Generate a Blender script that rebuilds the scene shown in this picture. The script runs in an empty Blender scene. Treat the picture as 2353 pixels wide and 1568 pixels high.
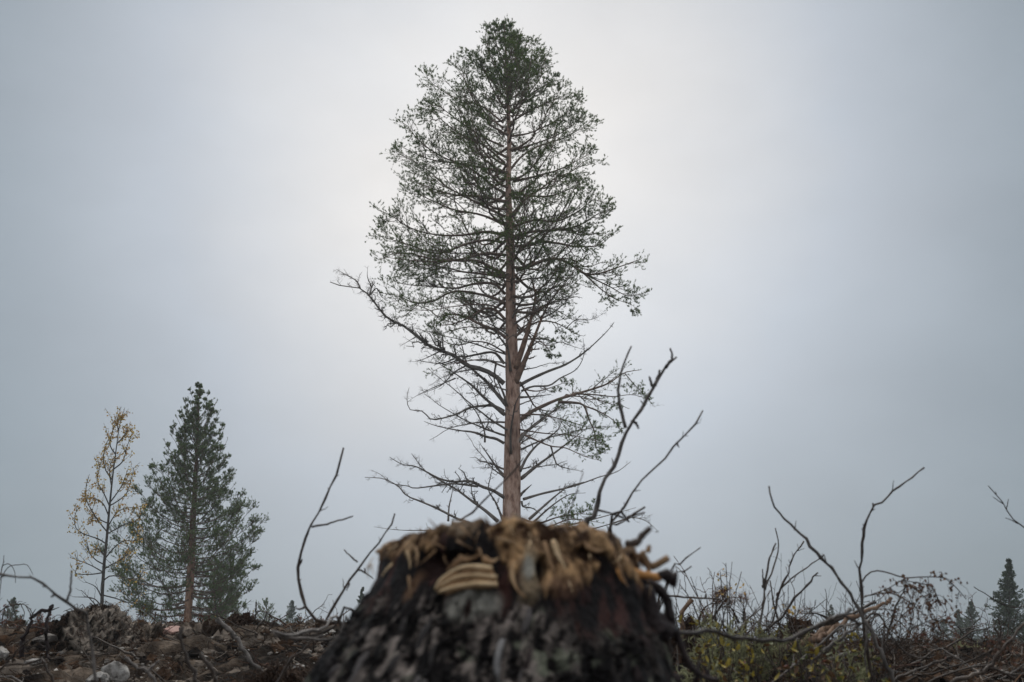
import bpy, math, random
import numpy as np
random.seed(5)
rng = np.random.default_rng(11)
SC = bpy.context.scene
COL = SC.collection

# ------------------------------------------------------------------ camera
PW = 2353.0                                   # measuring grid used for bearings
FPX = 35.0 / 36.0 * PW
PITCH = math.atan((1450 - 784) / FPX)
CZ = 0.42
cam_data = bpy.data.cameras.new('camera')
cam = bpy.data.objects.new('camera', cam_data)
COL.objects.link(cam)
cam.location = (0, 0, CZ)
cam.rotation_euler = (math.pi / 2 + PITCH, 0, 0)
cam_data.sensor_width = 36
cam_data.lens = 35
cam_data.clip_start = 0.05
cam_data.clip_end = 2000
cam_data.dof.use_dof = True
cam_data.dof.focus_distance = 28
cam_data.dof.aperture_fstop = 4.8
SC.camera = cam

# ------------------------------------------------------------------ sky
SUN_EL = math.radians(52)
world = bpy.data.worlds.new('World')
SC.world = world
world.use_nodes = True
nt = world.node_tree
nt.nodes.clear()
N = nt.nodes.new
L = nt.links.new


def wmath(op, a, b=None, c=None):
    n = N('ShaderNodeMath'); n.operation = op
    for i, v in enumerate((a, b, c)):
        if v is None: continue
        if isinstance(v, (int, float)): n.inputs[i].default_value = v
        else: L(v, n.inputs[i])
    return n.outputs[0]


tc = N('ShaderNodeTexCoord')
sep = N('ShaderNodeSeparateXYZ'); L(tc.outputs['Generated'], sep.inputs[0])
dot = N('ShaderNodeVectorMath'); dot.operation = 'DOT_PRODUCT'
gd = (-0.01, math.cos(math.radians(25)), math.sin(math.radians(25)))
L(tc.outputs['Generated'], dot.inputs[0]); dot.inputs[1].default_value = gd
nz = N('ShaderNodeTexNoise'); nz.inputs['Scale'].default_value = 2.6
nz.inputs['Detail'].default_value = 5; nz.inputs['Roughness'].default_value = 0.5
mp = N('ShaderNodeMapping'); mp.inputs['Location'].default_value = (3.1, 0.4, 1.7)
mp.inputs['Scale'].default_value = (1.0, 1.0, 1.7); mp.inputs['Rotation'].default_value = (0.0, 0.5, 0.0)
L(tc.outputs['Generated'], mp.inputs[0]); L(mp.outputs[0], nz.inputs['Vector'])
om = wmath('SUBTRACT', 1.0, dot.outputs['Value'])
wob = wmath('MULTIPLY_ADD', nz.outputs[0], 0.06, -0.03)
om2 = wmath('MAXIMUM', wmath('ADD', om, wob), 0.0)
glow = wmath('POWER', 2.718, wmath('MULTIPLY', om2, -1.0 / 0.078))
rest = N('ShaderNodeMapRange'); rest.interpolation_type = 'SMOOTHSTEP'  # lighter grey added to the unseen sky behind the camera, fills frontal light
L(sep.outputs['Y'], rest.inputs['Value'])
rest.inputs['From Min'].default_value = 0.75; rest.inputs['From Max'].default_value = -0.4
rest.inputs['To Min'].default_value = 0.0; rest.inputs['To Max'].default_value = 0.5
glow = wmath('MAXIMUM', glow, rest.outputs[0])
zen = N('ShaderNodeMapRange'); zen.interpolation_type = 'SMOOTHSTEP'
L(sep.outputs['Z'], zen.inputs['Value'])
zen.inputs['From Min'].default_value = 0.50; zen.inputs['From Max'].default_value = 0.92
zen.inputs['To Min'].default_value = 0.0; zen.inputs['To Max'].default_value = 1.0
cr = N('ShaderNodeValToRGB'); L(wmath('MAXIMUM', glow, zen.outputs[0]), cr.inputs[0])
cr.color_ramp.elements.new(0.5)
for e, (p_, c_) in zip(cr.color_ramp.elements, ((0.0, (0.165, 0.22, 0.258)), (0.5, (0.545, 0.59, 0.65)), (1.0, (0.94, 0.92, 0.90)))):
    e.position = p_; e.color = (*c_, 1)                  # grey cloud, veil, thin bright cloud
cs = N('ShaderNodeVectorMath'); cs.operation = 'SCALE'; cs.inputs['Scale'].default_value = 10.0
L(cr.outputs[0], cs.inputs[0])
cl = N('ShaderNodeMix'); cl.data_type = 'RGBA'; cl.blend_type = 'MULTIPLY'
cl.inputs['Factor'].default_value = 1
nz2 = N('ShaderNodeTexNoise'); nz2.inputs['Scale'].default_value = 6.5; nz2.inputs['Detail'].default_value = 6
L(mp.outputs[0], nz2.inputs['Vector'])
br = wmath('ADD', wmath('MULTIPLY_ADD', nz.outputs[0], 0.44, 0.78), wmath('MULTIPLY_ADD', nz2.outputs[0], 0.20, -0.10))
cb = N('ShaderNodeCombineColor')
for i in range(3): L(br, cb.inputs[i])
L(cs.outputs[0], cl.inputs['A']); L(cb.outputs[0], cl.inputs['B'])
sky = N('ShaderNodeTexSky'); sky.sky_type = 'NISHITA'; sky.sun_disc = False
sky.sun_elevation = SUN_EL; sky.sun_rotation = 0.0
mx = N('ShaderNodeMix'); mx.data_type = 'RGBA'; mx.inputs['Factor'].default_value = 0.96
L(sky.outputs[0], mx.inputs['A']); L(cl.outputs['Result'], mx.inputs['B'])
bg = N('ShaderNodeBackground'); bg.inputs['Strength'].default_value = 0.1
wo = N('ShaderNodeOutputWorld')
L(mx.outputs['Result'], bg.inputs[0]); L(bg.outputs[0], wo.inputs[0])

sd = bpy.data.lights.new('sun', 'SUN'); sd.energy = 1.1; sd.angle = math.radians(40)
sd.color = (1.0, 0.97, 0.92)
so = bpy.data.objects.new('sun', sd); COL.objects.link(so)
so.rotation_euler = (-(math.pi / 2 - SUN_EL), 0, 0); so.location = (0, 30, 40)

SC.view_settings.view_transform = 'Standard'
SC.view_settings.look = 'None'
SC.view_settings.exposure = 0.0
SC.view_settings.gamma = 1.0
SC.view_settings.use_curve_mapping = False
SC.render.engine = 'CYCLES'
SC.cycles.max_bounces = 6
SC.cycles.diffuse_bounces = 3
SC.cycles.glossy_bounces = 2
SC.cycles.transmission_bounces = 3
SC.cycles.volume_bounces = 1
SC.cycles.transparent_max_bounces = 8
SC.cycles.caustics_reflective = False
SC.cycles.caustics_refractive = False

# ------------------------------------------------------------------ helpers
cp_, sp_ = math.cos(PITCH), math.sin(PITCH)


def at(x, y, Y):
    """point at bearing (x, y) of the measuring grid, Y metres north of the camera"""
    dy = 784 - y
    d = np.array([x - 1176.5, FPX * cp_ - dy * sp_, FPX * sp_ + dy * cp_])
    return np.array([0, 0, CZ]) + d * (Y / d[1])


def hsh(a, b, c, s):
    n = (a * 374761393 + b * 668265263 + c * 1440662683 + s * 974634777) & 0xffffffff
    n = ((n ^ (n >> 13)) * 1274126177) & 0xffffffff
    n = ((n ^ (n >> 15)) * 2246822519) & 0xffffffff
    return (n ^ (n >> 16)) / 4294967295.0


def vnoise(p, s=0):
    i = np.floor(p).astype(np.int64); f = p - i; f = f * f * (3 - 2 * f)
    x, y, z = i[..., 0], i[..., 1], i[..., 2]
    u, v, w = f[..., 0], f[..., 1], f[..., 2]
    r = 0
    for dx in (0, 1):
        for dy in (0, 1):
            for dz in (0, 1):
                r = r + hsh(x + dx, y + dy, z + dz, s) * (u if dx else 1 - u) * (v if dy else 1 - v) * (w if dz else 1 - w)
    return r * 2 - 1


def fbm(p, o=4, s=0, g=0.5):
    r, a = 0, 1.0
    p = np.asarray(p, float)
    for k in range(o):
        r = r + a * vnoise(p * 2.0 ** k + 17.3 * k, s + k); a *= g
    return r


def unit(v):
    return v / np.maximum(np.linalg.norm(v, axis=-1, keepdims=True), 1e-9)


def sstep(a, b, x):
    t = np.clip((x - a) / (b - a), 0, 1)
    return t * t * (3 - 2 * t)


class Acc:
    def __init__(s): s.V, s.Q, s.T, s.C, s.n = [], [], [], [], 0

    def add(s, V, Q=None, T=None, col=None):
        V = np.asarray(V, float).reshape(-1, 3)
        if Q is not None and len(Q): s.Q.append(np.asarray(Q, np.int64).reshape(-1, 4) + s.n)
        if T is not None and len(T): s.T.append(np.asarray(T, np.int64).reshape(-1, 3) + s.n)
        s.V.append(V)
        if col is not None:
            col = np.asarray(col, float)
            if col.ndim == 1: col = np.tile(col, (len(V), 1))
            s.C.append(col)
        s.n += len(V)

    def mesh(s, name, mat, smooth=True, base=(0, 0, 0)):
        V = np.concatenate(s.V) - np.asarray(base)
        Q = np.concatenate(s.Q) if s.Q else np.zeros((0, 4), np.int64)
        T = np.concatenate(s.T) if s.T else np.zeros((0, 3), np.int64)
        me = bpy.data.meshes.new(name)
        me.vertices.add(len(V)); me.vertices.foreach_set('co', V.ravel().astype(np.float32))
        nl = len(Q) * 4 + len(T) * 3
        me.loops.add(nl)
        me.loops.foreach_set('vertex_index', np.concatenate([Q.ravel(), T.ravel()]).astype(np.int32))
        npz = len(Q) + len(T)
        me.polygons.add(npz)
        ls = np.concatenate([np.arange(len(Q)) * 4, len(Q) * 4 + np.arange(len(T)) * 3])
        me.polygons.foreach_set('loop_start', ls.astype(np.int32))
        me.polygons.foreach_set('use_smooth', np.full(npz, smooth))
        if s.C:
            C = np.concatenate(s.C)
            if C.shape[1] == 3: C = np.hstack([C, np.ones((len(C), 1))])
            a = me.color_attributes.new('Col', 'FLOAT_COLOR', 'POINT')
            a.data.foreach_set('color', C.ravel().astype(np.float32))
        me.update(calc_edges=True)
        me.materials.append(mat)
        return me


def ob(name, me, parent=None, loc=None, kind=None):
    o = bpy.data.objects.new(name, me); COL.objects.link(o)
    if parent is not None: o.parent = parent
    if loc is not None: o.location = loc
    if kind: o['kind'] = kind
    return o


def tag(o, label, cat, group=None):
    o['label'] = label; o['category'] = cat
    if group: o['group'] = group
    return o


def thing(name, label, cat, loc, group=None):
    o = bpy.data.objects.new(name, None); COL.objects.link(o)
    o.location = loc; o.empty_display_size = 0.1
    return tag(o, label, cat, group)


def copy_thing(root, loc, rz, sc, label=None, group=None):
    r = root.copy(); COL.objects.link(r)
    r.location = loc; r.rotation_euler = (0, 0, rz); r.scale = (sc,) * 3
    if label: r['label'] = label
    if group: r['group'] = group
    for ch in list(root.children):
        c = ch.copy(); COL.objects.link(c); c.parent = r
        for g in ch.children:
            d = g.copy(); COL.objects.link(d); d.parent = c
    return r


def tubes(acc, P, R, k=5, cap=False, col=None):
    P = np.asarray(P, float); R = np.asarray(R, float)
    if P.ndim == 2: P = P[None]; R = R[None]
    M_, n = P.shape[:2]
    if M_ == 0: return
    T = unit(np.gradient(P, axis=1))
    m = np.abs(P[:, -1] - P[:, 0])
    ref = np.eye(3)[np.argmin(m, axis=1)][:, None, :]
    U = unit(np.cross(T, ref)); W = np.cross(T, U)
    a = np.linspace(0, 2 * math.pi, k, endpoint=False)
    V = P[:, :, None, :] + R[:, :, None, None] * (np.cos(a)[:, None] * U[:, :, None, :] + np.sin(a)[:, None] * W[:, :, None, :])
    base = (np.arange(M_) * n * k)[:, None, None]
    i = np.arange(n - 1)[None, :, None] * k; j = np.arange(k)[None, None, :]; j2 = (j + 1) % k
    Q = np.stack([base + i + j, base + i + k + j, base + i + k + j2, base + i + j2], -1).reshape(-1, 4)
    V = V.reshape(-1, 3)
    c = None
    if col is not None:
        col = np.asarray(col, float)
        c = np.repeat(col, n * k, axis=0) if col.ndim == 2 else np.tile(col, (len(V), 1))
    Tt = None
    if cap:
        nb = len(V)
        V = np.concatenate([V, P[:, 0], P[:, -1]])
        if c is not None: c = np.concatenate([c, c[::n * k], c[::n * k]])
        b = (np.arange(M_) * n * k)[:, None]; jj = np.arange(k)[None]; j2 = (jj + 1) % k
        t1 = np.stack([b + jj, b + j2, nb + np.arange(M_)[:, None] + 0 * jj], -1).reshape(-1, 3)
        e = b + (n - 1) * k
        t2 = np.stack([e + j2, e + jj, nb + M_ + np.arange(M_)[:, None] + 0 * jj], -1).reshape(-1, 3)
        Tt = np.concatenate([t1, t2])
    acc.add(V, Q, Tt, c)


def spline(P, n):
    """Catmull-Rom through the points, n samples even in length"""
    P = np.asarray(P, float)
    if len(P) == 2: return P[0] + (P[1] - P[0]) * np.linspace(0, 1, n)[:, None]
    Q = np.vstack([2 * P[0] - P[1], P, 2 * P[-1] - P[-2]])
    out = []
    for i in range(len(P) - 1):
        t = np.linspace(0, 1, 8, endpoint=False)[:, None]
        a, b, c, d = Q[i:i + 4]
        out.append(0.5 * (2 * b + (c - a) * t + (2 * a - 5 * b + 4 * c - d) * t ** 2 + (3 * b - a - 3 * c + d) * t ** 3))
    out = np.vstack(out + [P[-1:]])
    s = np.concatenate([[0], np.cumsum(np.linalg.norm(np.diff(out, axis=0), axis=1))])
    u = np.linspace(0, s[-1], n)
    return np.stack([np.interp(u, s, out[:, k]) for k in range(3)], -1)


# ------------------------------------------------------------------ materials
def mat(name, ramp, scale=8.0, rough=0.85, attr=None, bump=0.0, bscale=None, stretch=(1, 1, 1), translucent=0.0, spec=0.3, rand=0.0):
    m = bpy.data.materials.new(name); m.use_nodes = True
    t = m.node_tree; t.nodes.clear(); n = t.nodes.new; l = t.links.new
    out = n('ShaderNodeOutputMaterial'); p = n('ShaderNodeBsdfPrincipled')
    p.inputs['Roughness'].default_value = rough
    p.inputs['Specular IOR Level'].default_value = spec
    co = n('ShaderNodeTexCoord'); mpg = n('ShaderNodeMapping'); mpg.inputs['Scale'].default_value = stretch
    l(co.outputs['Object'], mpg.inputs[0])
    nn = n('ShaderNodeTexNoise'); nn.inputs['Scale'].default_value = scale; nn.inputs['Detail'].default_value = 6
    nn.inputs['Roughness'].default_value = 0.62
    l(mpg.outputs[0], nn.inputs['Vector'])
    r = n('ShaderNodeValToRGB'); l(nn.outputs[0], r.inputs[0])
    while len(r.color_ramp.elements) < len(ramp): r.color_ramp.elements.new(0.5)
    for e, (pos, c) in zip(r.color_ramp.elements, ramp):
        e.position = pos; e.color = (*c, 1)
    cur = r.outputs[0]
    if attr:
        a = n('ShaderNodeVertexColor'); a.layer_name = attr
        mm = n('ShaderNodeMix'); mm.data_type = 'RGBA'; mm.blend_type = 'MULTIPLY'; mm.inputs['Factor'].default_value = 1
        l(cur, mm.inputs['A']); l(a.outputs[0], mm.inputs['B']); cur = mm.outputs['Result']
    if rand:
        oi = n('ShaderNodeObjectInfo'); mr = n('ShaderNodeMapRange')
        mr.inputs['To Min'].default_value = 1 - rand; mr.inputs['To Max'].default_value = 1 + rand
        l(oi.outputs['Random'], mr.inputs['Value'])
        hv = n('ShaderNodeHueSaturation'); l(cur, hv.inputs['Color']); l(mr.outputs[0], hv.inputs['Value']); cur = hv.outputs[0]
    l(cur, p.inputs['Base Color'])
    if bump:
        b = n('ShaderNodeBump'); b.inputs['Strength'].default_value = bump; b.inputs['Distance'].default_value = 0.02
        n2 = n('ShaderNodeTexNoise'); n2.inputs['Scale'].default_value = bscale or scale * 3; n2.inputs['Detail'].default_value = 5
        l(mpg.outputs[0], n2.inputs['Vector']); l(n2.outputs[0], b.inputs['Height']); l(b.outputs[0], p.inputs['Normal'])
    sh = p.outputs[0]
    if translucent:
        tr = n('ShaderNodeBsdfTranslucent'); l(cur, tr.inputs[0])
        ms = n('ShaderNodeMixShader'); ms.inputs[0].default_value = translucent
        l(sh, ms.inputs[1]); l(tr.outputs[0], ms.inputs[2]); sh = ms.outputs[0]
    l(sh, out.inputs[0])
    return m


M_pinebark = mat('pine bark', [(0.34, (0.17, 0.095, 0.068)), (0.5, (0.47, 0.295, 0.22)), (0.66, (0.62, 0.44, 0.35))], 9, 0.9, 'Col', 0.6, 16, (1, 1, 0.35))
M_limb = mat('pine limb bark', [(0.3, (0.11, 0.075, 0.058)), (0.7, (0.28, 0.195, 0.15))], 6, 0.9, 'Col', 0.3, 20)
M_deadlimb = mat('weathered dead limb', [(0.3, (0.13, 0.11, 0.095)), (0.7, (0.30, 0.265, 0.235))], 6, 0.9, 'Col', 0.3, 20)
M_needle = mat('pine needles', [(0.3, (0.074, 0.135, 0.028)), (0.7, (0.135, 0.21, 0.045))], 1.3, 0.6, 'Col', translucent=0.3)
M_needle2 = mat('blue green pine needles', [(0.3, (0.092, 0.15, 0.055)), (0.7, (0.15, 0.215, 0.085))], 1.3, 0.6, 'Col', translucent=0.3)
M_spruce = mat('spruce needles', [(0.3, (0.038, 0.070, 0.036)), (0.7, (0.08, 0.122, 0.062))], 1.0, 0.7, 'Col', translucent=0.1)
M_yellow = mat('yellow autumn leaves', [(0.3, (0.48, 0.33, 0.09)), (0.7, (0.68, 0.49, 0.15))], 2, 0.6, 'Col', translucent=0.4)
M_darkbark = mat('dark smooth bark', [(0.3, (0.035, 0.03, 0.027)), (0.7, (0.10, 0.09, 0.08))], 10, 0.8)
M_stick = mat('damp brown stick', [(0.3, (0.022, 0.015, 0.011)), (0.55, (0.055, 0.038, 0.028)), (0.75, (0.12, 0.09, 0.066))], 20, 0.45, None, 0.3, 60, rand=0.25)
M_greystick = mat('weathered grey stick', [(0.32, (0.045, 0.038, 0.033)), (0.52, (0.12, 0.103, 0.09)), (0.75, (0.27, 0.24, 0.215))], 18, 0.45, None, 0.3, 60, rand=0.2)
M_palewood = mat('pale broken wood', [(0.3, (0.06, 0.034, 0.021)), (0.5, (0.16, 0.095, 0.058)), (0.75, (0.36, 0.25, 0.16))], 9, 0.7, None, 0.4, 40, (1, 1, 1), rand=0.2)
M_deadtwig = mat('dead rust twig', [(0.3, (0.035, 0.016, 0.011)), (0.7, (0.115, 0.05, 0.027))], 9, 0.8)
M_soil = mat('churned soil', [(0.32, (0.10, 0.08, 0.065)), (0.48, (0.42, 0.38, 0.34)), (0.6, (0.85, 0.8, 0.74)), (0.75, (1.6, 1.5, 1.38))], 7, 0.85, 'Col', 1.0, 40, spec=0.08)
M_clod = mat('upturned root clod', [(0.25, (0.5, 0.48, 0.45)), (0.5, (0.9, 0.88, 0.86)), (0.75, (1.4, 1.35, 1.3))], 14, 0.85, 'Col', 0.9, 60, spec=0.08)
M_root = mat('hair roots', [(0.3, (0.03, 0.018, 0.012)), (0.7, (0.09, 0.055, 0.035))], 9, 0.9)
M_stone = mat('grey stone', [(0.3, (0.09, 0.078, 0.068)), (0.55, (0.19, 0.17, 0.15)), (0.8, (0.32, 0.295, 0.265))], 9, 0.6, None, 0.4, 50, rand=0.35)
M_pinkstone = mat('pinkish stone', [(0.3, (0.36, 0.20, 0.16)), (0.7, (0.56, 0.37, 0.31))], 9, 0.6, None, 0.4, 40)
M_whitestone = mat('whitish boulder', [(0.35, (0.10, 0.088, 0.075)), (0.55, (0.33, 0.31, 0.285)), (0.75, (0.48, 0.46, 0.43))], 26, 0.6, None, 0.5, 40)
M_litter = mat('litter', [(0.3, (0.7, 0.7, 0.7)), (0.7, (1.25, 1.25, 1.25))], 9, 0.8, 'Col', spec=0.12)
M_leafgreen = mat('shrub leaf green', [(0.3, (0.055, 0.07, 0.022)), (0.7, (0.13, 0.14, 0.045))], 20, 0.45, None, translucent=0.25, rand=0.4)
M_leafyellow = mat('shrub leaf yellow', [(0.3, (0.20, 0.155, 0.03)), (0.7, (0.42, 0.33, 0.06))], 20, 0.45, None, translucent=0.3, rand=0.3)
M_leafbrown = mat('shrub leaf brown', [(0.3, (0.06, 0.032, 0.016)), (0.7, (0.17, 0.095, 0.045))], 20, 0.6, None, translucent=0.2, rand=0.4)
M_leafred = mat('shrub leaf red', [(0.3, (0.10, 0.024, 0.016)), (0.7, (0.27, 0.075, 0.038))], 20, 0.5, None, translucent=0.3, rand=0.4)
M_lichen = mat('pale lichen', [(0.3, (0.19, 0.19, 0.095)), (0.7, (0.35, 0.35, 0.20))], 12, 0.9, None, rand=0.2)
M_grass = mat('thin grass', [(0.3, (0.09, 0.11, 0.035)), (0.7, (0.22, 0.20, 0.08))], 12, 0.7, None, translucent=0.2, rand=0.3)
M_stump = mat('stump wood and bark', [(0.25, (0.55, 0.52, 0.5)), (0.5, (0.95, 0.94, 0.93)), (0.75, (1.4, 1.38, 1.36))], 28, 0.65, 'Col', 0.9, 140, (1, 1, 0.45), spec=0.2)
M_plate = mat('stump bark plate', [(0.3, (0.03, 0.025, 0.023)), (0.5, (0.19, 0.17, 0.16)), (0.75, (0.42, 0.40, 0.38))], 45, 0.5, None, 0.6, 120, (1, 1, 0.5), rand=0.6)
PLATES = [mat('bark plate shade', [(0.3, tuple(0.6 * c for c in cc)), (0.6, cc), (0.8, tuple(1.35 * c for c in cc))], 40, 0.5, None, 0.6, 120, (1, 1, 0.5)) for cc in ((0.045, 0.038, 0.036), (0.12, 0.105, 0.10), (0.22, 0.205, 0.195), (0.31, 0.295, 0.285))]
M_splinter = mat('torn wood splinter', [(0.25, (0.11, 0.058, 0.028)), (0.55, (0.38, 0.235, 0.125)), (0.8, (0.64, 0.46, 0.27))], 30, 0.65, None, 0.4, 100, (1, 1, 0.3), rand=0.3)
M_paleSplinter = mat('fresh pale splinter', [(0.25, (0.50, 0.33, 0.17)), (0.75, (0.80, 0.60, 0.37))], 40, 0.6, None, 0.3, 120, rand=0.12)
M_orange = mat('orange inner wood', [(0.3, (0.42, 0.18, 0.05)), (0.7, (0.66, 0.34, 0.12))], 30, 0.6)
M_innerbark = mat('dark inner bark', [(0.3, (0.010, 0.007, 0.007)), (0.7, (0.045, 0.028, 0.026))], 30, 0.6, None, 0.5, 80)


# ------------------------------------------------------------------ terrain
def hgt(x, y):
    x = np.asarray(x, float); y = np.asarray(y, float)
    yy = [-300, -20, 0, 2, 4, 6, 8, 10, 11.5, 14, 20, 40, 80, 200]
    zz = [-2.5, -.3, 0, 0.03, .10, .16, .21, .245, .23, .05, -.5, -1.5, -4.5, -14]
    b = np.interp(y, yy, zz)
    left = sstep(-0.55, -1.5, x)
    ly = [-300, -20, 0, 4, 6.1, 6.7, 7.2, 7.7, 8.2, 9.2, 10.5, 11.5, 14, 20, 40, 80, 200]
    lz = [-2.5, -.3, 0, 0.05, .08, .14, .27, .385, .425, .41, .36, .29, .05, -.5, -1.5, -4.5, -14]
    b = b * (1 - left) + np.interp(y, ly, lz) * left
    left = left * sstep(5.5, 7.0, y) * sstep(13, 9.0, y)
    mid = sstep(0.4, 1.2, x) * sstep(4.6, 2.2, x) * np.exp(-((y - 6.8) / 2.6) ** 2)
    p = np.stack([x * 0.75, y * 0.75, np.zeros_like(x)], -1)
    near = sstep(60, 10, np.hypot(x, y - 6))
    h = b + 0.09 * mid + (0.035 + 0.035 * left + 0.02 * mid) * fbm(p * 1.3, 4, 3) * (0.3 + 0.7 * near)
    return h


def hgt1(x, y): return float(hgt(np.array([x]), np.array([y]))[0])


def build_ground():
    xs = np.concatenate([-np.geomspace(160, 7.6, 34), np.linspace(-7.5, 7.5, 330), np.geomspace(7.6, 160, 34)])
    ys = np.concatenate([-np.geomspace(160, 1.2, 24), np.linspace(-1, 2.8, 30), np.linspace(2.85, 6, 70), np.linspace(6.02, 9, 190), np.linspace(9.03, 13, 80), np.geomspace(13.1, 170, 44)])
    X, Y = np.meshgrid(xs, ys)
    Z = hgt(X, Y)
    nearm = sstep(16, 12.5, np.abs(Y)) * sstep(10, 7.5, np.abs(X))
    left0 = sstep(-0.7, -2.0, X)
    p = np.stack([X, Y, Z * 2], -1)
    rough = fbm(p * 4.5, 4, 21, 0.6)
    bil = 1 - np.abs(fbm(p * 2.6, 3, 31))
    Z = Z + nearm * (0.045 * rough + 0.085 * (bil - 0.75) * (0.5 + 0.9 * left0))
    left = sstep(-0.7, -2.0, X) * np.exp(-((Y - 8.6) / 2.6) ** 2)
    soil = sstep(0.05, 0.35, 0.45 * left + 0.65 * fbm(p * 1.3, 4, 41) + 0.35 * fbm(p * 6, 3, 43) - 0.14)
    rust = sstep(0.1, 0.5, fbm(p * 1.6, 3, 47) + 0.3 * fbm(p * 9, 2, 48))
    hum = np.array([0.020, 0.014, 0.010]); gre = np.array([0.20, 0.165, 0.135]); rst = np.array([0.075, 0.038, 0.019])
    C = hum + (rst - hum) * rust[..., None]
    C = C + (gre - C) * (soil * 0.85)[..., None]
    far = sstep(14, 22, np.hypot(X, Y))[..., None]
    C = C * (1 - far) + np.array([0.06, 0.055, 0.035]) * far
    ny, nx = X.shape
    i = np.arange(ny - 1)[:, None] * nx + np.arange(nx - 1)[None]
    Q = np.stack([i, i + 1, i + nx + 1, i + nx], -1).reshape(-1, 4)
    a = Acc(); a.add(np.stack([X, Y, Z], -1), Q, None, C.reshape(-1, 3))
    ob('ground', a.mesh('ground', M_soil), kind='structure')


build_ground()


# ------------------------------------------------------------------ conifers
def needle_tris(acc, pos, d, n=9, sl=0.12, nl=0.075, w=0.012, tint=None, spread=0.7):
    m = len(pos)
    if m == 0: return
    s = rng.random((m, n, 1)) * sl
    b = pos[:, None] + d[:, None] * s
    rv = unit(rng.normal(size=(m, n, 3)))
    nd = unit(d[:, None] * 0.8 + rv * spread)
    tip = b + nd * nl * rng.uniform(0.6, 1.15, (m, n, 1))
    sd_ = unit(np.cross(nd, rng.normal(size=(m, n, 3)))) * w * 0.5
    V = np.stack([b - sd_, b + sd_, tip], 2).reshape(-1, 3)
    T = np.arange(m * n * 3).reshape(-1, 3)
    g = rng.uniform(0.72, 1.3, (m, 1))
    c = np.hstack([g * rng.uniform(0.92, 1.18, (m, 1)), g, g * rng.uniform(0.75, 1.05, (m, 1))])
    if tint is not None: c = c * tint
    acc.add(V, None, T, np.repeat(c, n * 3, axis=0))


Z3 = np.array([0, 0, 1.0])


def grow(C, Rc, m, t0, t1, ang, lfun, up, wig, n, planar=0.6, r0=None, rt=0.35):
    """m side shoots on every curve of C (K,n0,3); returns curves (K*m,n,3) and radii"""
    K, n0 = C.shape[:2]
    t = np.sort(rng.uniform(t0, t1, (K, m)), axis=1)
    f = t * (n0 - 1); i = np.clip(f.astype(int), 0, n0 - 2); fr = (f - i)[..., None]
    kk = np.arange(K)[:, None]
    p = C[kk, i] * (1 - fr) + C[kk, i + 1] * fr
    T = unit(C[kk, i + 1] - C[kk, i])
    S = np.cross(T, Z3); S = unit(S + 1e-4); U = np.cross(S, T)
    sg = np.where((np.arange(m)[None] + rng.integers(0, 2, (K, 1))) % 2 == 0, 1.0, -1.0)
    ph = rng.normal(0, planar, (K, m)) + np.where(sg > 0, 0, math.pi)
    a = np.radians(rng.normal(ang, 9, (K, m)))[..., None]
    d = T * np.cos(a) + (S * np.cos(ph)[..., None] + U * np.sin(ph)[..., None]) * np.sin(a)
    Ln = (lfun(t) * rng.uniform(0.65, 1.3, (K, m)))[..., None, None]
    s = np.linspace(0, 1, n)[None, None, :, None]
    P = p[:, :, None] + d[:, :, None] * Ln * s + Z3 * (Ln * up * s ** 2)
    P = P + rng.normal(0, 1, (K, m, n, 3)) * Ln * wig * np.sqrt(s)
    rb = (Rc[kk, i] * 0.55 if r0 is None else np.full((K, m), r0))[..., None]
    R = rb * (1 - (1 - rt) * s[..., 0])
    return P.reshape(-1, n, 3), R.reshape(-1, n)


def tips(C, per, t0, upb, jit=0.35):
    K, n0 = C.shape[:2]
    if K == 0: return np.zeros((0, 3)), np.zeros((0, 3))
    t = rng.uniform(t0, 1, (K, per)); t[:, 0] = 1
    f = t * (n0 - 1); i = np.clip(f.astype(int), 0, n0 - 2); fr = (f - i)[..., None]
    kk = np.arange(K)[:, None]
    p = C[kk, i] * (1 - fr) + C[kk, i + 1] * fr
    d = unit(unit(C[kk, i + 1] - C[kk, i]) + Z3 * upb + rng.normal(0, jit, (K, per, 3)))
    return p.reshape(-1, 3), d.reshape(-1, 3)


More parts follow.
